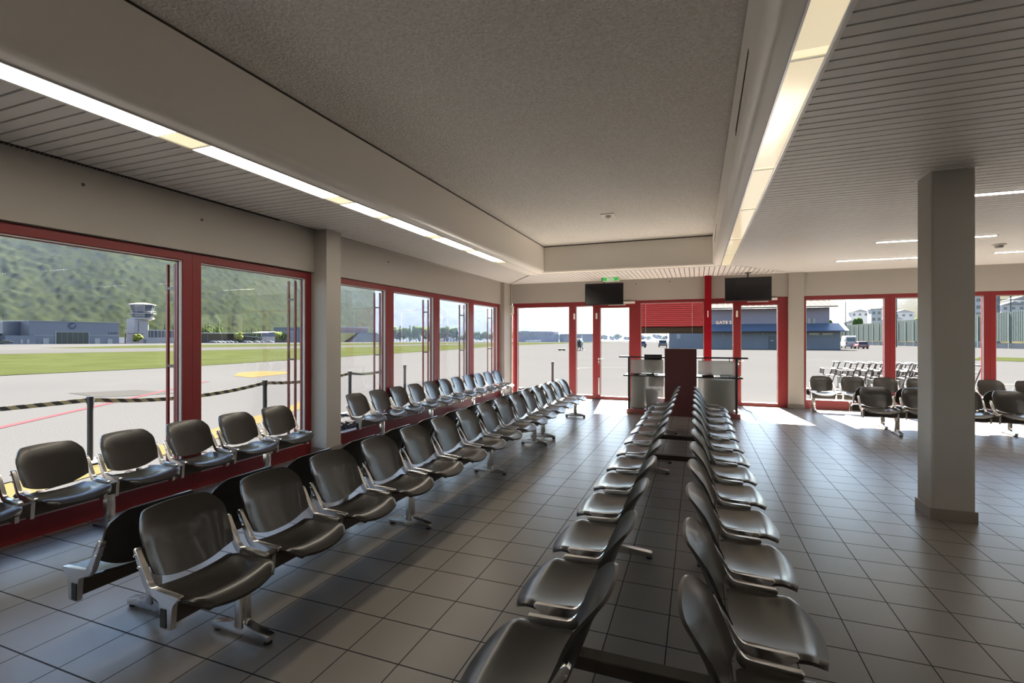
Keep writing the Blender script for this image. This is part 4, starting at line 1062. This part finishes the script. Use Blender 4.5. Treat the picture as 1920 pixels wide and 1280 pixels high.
part(MB().box(12.4, 12.9, 98.85, 98.95, .9, 1.15).box(11.0, 11.3, 98.85, 98.95, 2.2, 2.4).box(4.5, 4.65, 98.85, 98.95, 1.7, 2.3), 'wall_sign', 'offwhite', t)
tag(MB().tube((-5.5, 97.5, -.6), (-5.5, 97.5, 3.2), .07, .06, 8).build('lamp_pole', M['darkmetal']), 'thin dark pole at the left corner of the dark building', 'pole')
car('suv', 'black off-road car driving away, left of the dark building', -7.65, 121.5, PI/2+.05, 'carblack')
car('hatch', 'blue and silver car half hidden by the post of gate one', -12.0, 111.2, PI/2+.5, 'carblue')
car('van', 'white and blue delivery van beside the dark building', 29.6, 120.5, PI/2-.05, 'carwhite')
car('hatch', 'dark red car parked in front of the white van', 30.25, 114.6, PI/2-.02, 'carred')
# light aircraft frame and person
t = thing('helicopter', 'small pale helicopter on the apron behind gate one', 'helicopter', (-17.1, 74.3, gz(-17.1, 74.3)), math.radians(-83))
MB().ball((0, 0, 1.15), .75, 16, (1.5, .85, .95)).build('cabin', M['helipaint'], t, 60)
MB().tube((-.9, 0, 1.4), (-4.3, 0, 1.75), .22, .08, 10).box(-4.5, -4.0, -.03, .03, 1.4, 2.4).build('tail_boom', M['helipaint'], t, 40)
MB().tube((0, 0, 1.8), (0, 0, 2.3), .09, .06, 10).build('mast', M['darkmetal'], t)
for s in (0, PI/2): MB().box(-3.4*math.cos(s)-.09*math.sin(s), 3.4*math.cos(s)+.09*math.sin(s), -3.4*math.sin(s)-.09*math.cos(s), 3.4*math.sin(s)+.09*math.cos(s), 2.28, 2.31).build('rotor_blade', M['darkmetal'], t)
sk = MB()
for s in (-.7, .7): sk.path([(-1.2, s, .06), (1.2, s, .06), (1.5, s, .2)], .05, 8).tube((.5, s, .06), (.4, s*.5, .7), .035).tube((-.5, s, .06), (-.4, s*.5, .7), .035)
sk.build('skids', M['darkmetal'], t)
def person(x, y, rz, label):
    bm = bmesh.new(); 
    J = {'p': (0, 0, .95), 'b': (0, .02, 1.2), 'c': (0, .03, 1.42), 'n': (0, .02, 1.53), 'h': (0, -.02, 1.68), 'lk': (.11, -.18, .52), 'la': (.12, -.05, .08), 'lf': (.12, -.2, .04), 'rk': (-.11, .08, .50), 'ra': (-.12, .36, .10), 'rf': (-.12, .24, .04),
         'lh': (.10, 0, .90), 'rh': (-.10, 0, .90), 'ls': (.2, .02, 1.42), 'le': (.27, -.1, 1.16), 'lw': (.24, -.32, 1.05), 'rs': (-.2, .02, 1.42), 're': (-.27, .12, 1.14), 'rw': (-.25, .0, .93)}
    R_ = {'p': .15, 'b': .14, 'c': .16, 'n': .06, 'h': .105, 'lk': .065, 'la': .05, 'lf': .045, 'rk': .065, 'ra': .05, 'rf': .045, 'lh': .10, 'rh': .10, 'ls': .075, 'le': .05, 'lw': .04, 'rs': .075, 're': .05, 'rw': .04}
    V = {k_: bm.verts.new(v) for k_, v in J.items()}
    for a, b in ('pb', 'bc', 'cn', 'nh'): bm.edges.new((V[a], V[b]))
    for a, b in (('p', 'lh'), ('lh', 'lk'), ('lk', 'la'), ('la', 'lf'), ('p', 'rh'), ('rh', 'rk'), ('rk', 'ra'), ('ra', 'rf'), ('c', 'ls'), ('ls', 'le'), ('le', 'lw'), ('c', 'rs'), ('rs', 're'), ('re', 'rw')): bm.edges.new((V[a], V[b]))
    bm.verts.index_update(); idx = {k_: V[k_].index for k_ in V}
    me = bpy.data.meshes.new('person'); bm.to_mesh(me); bm.free(); me.materials.append(M['cloth'])
    o = link('person', me, None, (x, y, gz(x, y))); o.rotation_euler = (0, 0, rz)
    o.modifiers.new('skin', 'SKIN'); o.modifiers.new('sub', 'SUBSURF').levels = 1
    o.modifiers['sub'].render_levels = 1
    sv = me.skin_vertices[0].data
    for k_, i in idx.items(): sv[i].radius = (R_[k_], R_[k_]); sv[i].use_root = (k_ == 'p')
    hd = MB().ball((0, -.02, 1.70), .10, 12, (.85, 1, 1.2)).ball((0, -.125, 1.69), .02, 6).build('face', M['skin'], o, 60)
    MB().ball((0, .01, 1.74), .105, 12, (.9, 1, 1.0)).build('hair', M['carblack'], o, 60)
    return tag(o, label, 'person')
person(-16.6, 72.3, 1.2, 'person in dark clothes walking beside the small helicopter')
tag(MB().box(-.55, .55, -.3, .3, .08, .30, .06).tube((-.35, -.3, .1), (-.35, .3, .1), .1).tube((.35, -.3, .1), (.35, .3, .1), .1).build('tow_dolly', M['carblack'], None, None, (-19.2, 72., gz(-19.2, 72.))), 'low dark dolly on the apron left of the helicopter', 'dolly')
car('suv', 'dark vehicle parked on the runway edge behind the far left window', -66, 172, .3, 'carblack')

# green fence on a pale wall
t = thing('boundary_fence', 'long green corrugated fence on a low pale wall behind the right windows', 'fence', (0, 0, 0))
fy = [60+6*i for i in range(40)]
part(MB().prism([(y, gz(0, y)-.1) for y in (60, 300)]+[(300, .55-.75), (60, .62)], 61.2, 61.5, 'x'), 'base_wall', 'paleconc', t)
fm = MB(); n_ = 1600
pr = []
for i in range(n_+1):
    y = 60+i*.15; pr.append((60.92 if i % 4 in (0, 1) else 61.0, y))
for (xa, ya), (xb, yb) in zip(pr, pr[1:]): fm.quad((xa, ya, .62+gz(0, ya)+.9), (xb, yb, .62+gz(0, yb)+.9), (xb, yb, 6.95), (xa, ya, 6.95))
part(fm, 'fence_sheet', 'fence', t)
for y in fy: part(MB().box(60.8, 60.92, y-.1, y+.1, gz(0, y)-.1, 6.6), 'post', 'fence', t)
# rooftops of the town and masts behind the fence
def block(label, x, y, w, d, z0, z1, m, rows, cols, group=None):
    t = thing('apartment_block', label, 'building', (x, y, 0), 0, group)
    part(MB().box(-w/2, w/2, 0, d, z0, z1), 'wall', 'townwall' if m == 'offwhite' else m, t); part(MB().box(-w/2-.3, w/2+.3, -.3, d+.3, z1, z1+.5), 'roof', 'paleconc', t)
    for r in range(rows):
        for c in range(cols):
            xx = -w/2+w*(c+.5)/cols; zz = z1-(z1-max(z0, z1-rows*3.2))*(r+.8)/rows
            part(MB().box(xx-w/cols*.27, xx+w/cols*.27, -.1, .05, zz, zz+1.5), 'window', 'bluewin', t)
block('pale apartment tower just right of the pillar', 117, 280, 7.5, 8, -3, 23.5, 'offwhite', 6, 2)
block('grey apartment tower right of the pale one, beside the red mullion', 124.5, 282, 5, 8, -3, 25, 'hangar', 6, 2)
block('white block on the slope left of the red mullion', 86, 300, 4.5, 6, 2, 16, 'offwhite', 3, 2)
for i, (x, y, z, w) in enumerate(((64, 310, 9.5, 9), (74, 318, 8, 8), (80, 322, 9.5, 7), (95, 322, 10, 8), (103, 330, 12, 7), (70, 345, 14, 8), (92, 350, 17, 9), (112, 345, 16, 10), (140, 300, 17, 9), (148, 310, 20, 9), (136, 330, 23, 8), (157, 320, 16, 9))):
    t = thing('town_house', 'small pale house on the hillside, %s from the left' % ['first', 'second', 'third', 'fourth', 'fifth', 'sixth', 'seventh', 'eighth', 'ninth', 'tenth', 'eleventh', 'twelfth'][i], 'house', (x, y, 0), 0, 'houses of the hillside town')
    part(MB().box(-w/2, w/2, 0, 6, 0, z), 'wall', 'townwall', t); part(MB().prism([(-w/2-.4, z), (w/2+.4, z), (0, z+1.8)], -.4, 6.4, 'y'), 'roof', 'paleconc', t)
    for c in range(3): part(MB().box(-w/2+w*(c+.3)/3, -w/2+w*(c+.7)/3, -.1, .05, z-2.2, z-.9), 'window', 'bluewin', t)
for i, (x, y, h) in enumerate(((36.3, 150, 11.), (47.2, 150, 11.6), (69.5, 150, 13.5))):
    mm = MB().tube((0, 0, gz(x, y)), (0, 0, h), .16, .12, 8)
    if i == 2:
        for zz in (h-1.2, h-3.): mm.box(-3, 3, -.08, .08, zz, zz+.18)
    tag(mm.build('line_mast', M['darkmetal'], None, None, (x, y, 0)), ['dark mast above the green fence beside the dark building', 'dark mast above the green fence left of the pillar', 'power line mast with cross arms right of the pillar'][i], 'mast')

# luggage trolleys nested in two rows outside the right window
def trolley_meshes():
    h = MB().tube((-.02, -.26, 1.0), (-.02, .26, 1.0), .022, .022, 10).box(-.07, .05, -.24, .24, .985, 1.02, .015)
    f = MB()
    for s in (-1, 1):
        f.path([(-.02, s*.25, .99), (.10, s*.25, .60), (.22, s*.24, .16), (.75, s*.16, .13)], .014, 6)
        f.path([(.06, s*.25, .80), (.34, s*.21, .80), (.36, s*.21, .62), (.12, s*.25, .60)], .010, 6)
    for (xx, zz, w_) in ((.10, .60, .25), (.22, .16, .24), (.75, .13, .16), (.34, .80, .21), (.36, .62, .21), (.05, .82, .25)): f.tube((xx, -w_, zz), (xx, w_, zz), .011, .011, 6)
    b = MB()
    for i in range(6):
        q = -.18+i*.072; b.tube((.12, q, .61), (.35, q*.85, .63), .005, .005, 5).tube((.35, q*.85, .63), (.34, q*.85, .80), .005, .005, 5)
    p = MB().box(.20, .78, -.19, .19, .15, .175, .006).box(.19, .21, -.22, .22, .17, .55, .004)
    w = MB().tube((.25, -.22, .075), (.25, -.18, .075), .075, .075, 14).tube((.25, .18, .075), (.25, .22, .075), .075, .075, 14).tube((.70, -.02, .06), (.70, .02, .06), .06, .06, 14)
    return [(n, q.mesh(n, M[m], s)) for n, q, m, s in (('handle', h, 'black', 40), ('frame', f, 'trolley', 60), ('basket', b, 'trolley', 60), ('platform', p, 'trolley', None), ('wheels', w, 'tyre', 40))]
TM = trolley_meshes(); ordw = ['first', 'second', 'third', 'fourth', 'fifth', 'sixth', 'seventh', 'eighth', 'ninth', 'tenth']
for row, (x0, yy) in enumerate(((3.92, 15.45), (3.70, 16.25))):
    for i in range(10):
        x = x0+i*.285
        t = thing('luggage_trolley', '%s luggage trolley from the left in the %s nested row' % (ordw[i], ['nearer', 'farther'][row]), 'trolley', (x, yy, gz(x, yy)), PI, 'nested luggage trolleys')
        t.scale = (1, 1, .93)
        for n, me in TM: link(n, me, t)

# ------------------------------------------------------------------ light, sky, camera
su = bpy.data.lights.new('sun', 'SUN'); su.energy = SUN; su.angle = math.radians(.53); su.color = (1., .93, .83)
so = bpy.data.objects.new('sun', su); COL.objects.link(so)
so.rotation_euler = Vector((.12, -1., -.95)).to_track_quat('-Z', 'Y').to_euler()
w = bpy.data.worlds.new('sky'); scene.world = w; w.use_nodes = True
nt = w.node_tree; bg = nt.nodes['Background']
sk = nt.nodes.new('ShaderNodeTexSky'); sk.sky_type = 'NISHITA'; sk.sun_disc = False
sk.sun_elevation = math.radians(43.3); sk.sun_rotation = math.radians(-6.8); sk.air_density = 1.3; sk.dust_density = .9; sk.ozone_density = 3.0; sk.altitude = 400
nt.links.new(sk.outputs[0], bg.inputs['Color']); bg.inputs['Strength'].default_value = SKY
def area(name, loc, sx, sy, power, col, rot=(0, 0, 0)):
    l = bpy.data.lights.new(name, 'AREA'); l.shape = 'RECTANGLE'; l.size = sx; l.size_y = sy; l.energy = power; l.color = col
    o = bpy.data.objects.new(name, l); COL.objects.link(o); o.location = loc; o.rotation_euler = rot
    return o
# the lamps behind the left band's covers
cam = bpy.data.cameras.new('camera'); cam.sensor_width = 36.; cam.lens = 913.85/1920*36; cam.shift_y = -(640-632.6)/1920
cam.clip_start = .05; cam.clip_end = 12000
co = bpy.data.objects.new('camera', cam); COL.objects.link(co)
co.location = (0, 0, CAMH); co.rotation_euler = (PI/2, 0, .363016)
scene.camera = co
vs_ = scene.view_settings; scene.display_settings.display_device = 'sRGB'
vs_.view_transform = 'Standard'; vs_.look = 'None'; vs_.exposure = EXPO; vs_.gamma = 1.; vs_.use_curve_mapping = False
scene.cycles.max_bounces = 12; scene.cycles.diffuse_bounces = 8; scene.cycles.glossy_bounces = 4; scene.cycles.transparent_max_bounces = 16
scene.cycles.volume_bounces = 0; scene.cycles.sample_clamp_indirect = 15.
scene.cycles.caustics_reflective = True; scene.cycles.blur_glossy = 1.; scene.cycles.caustics_refractive = False
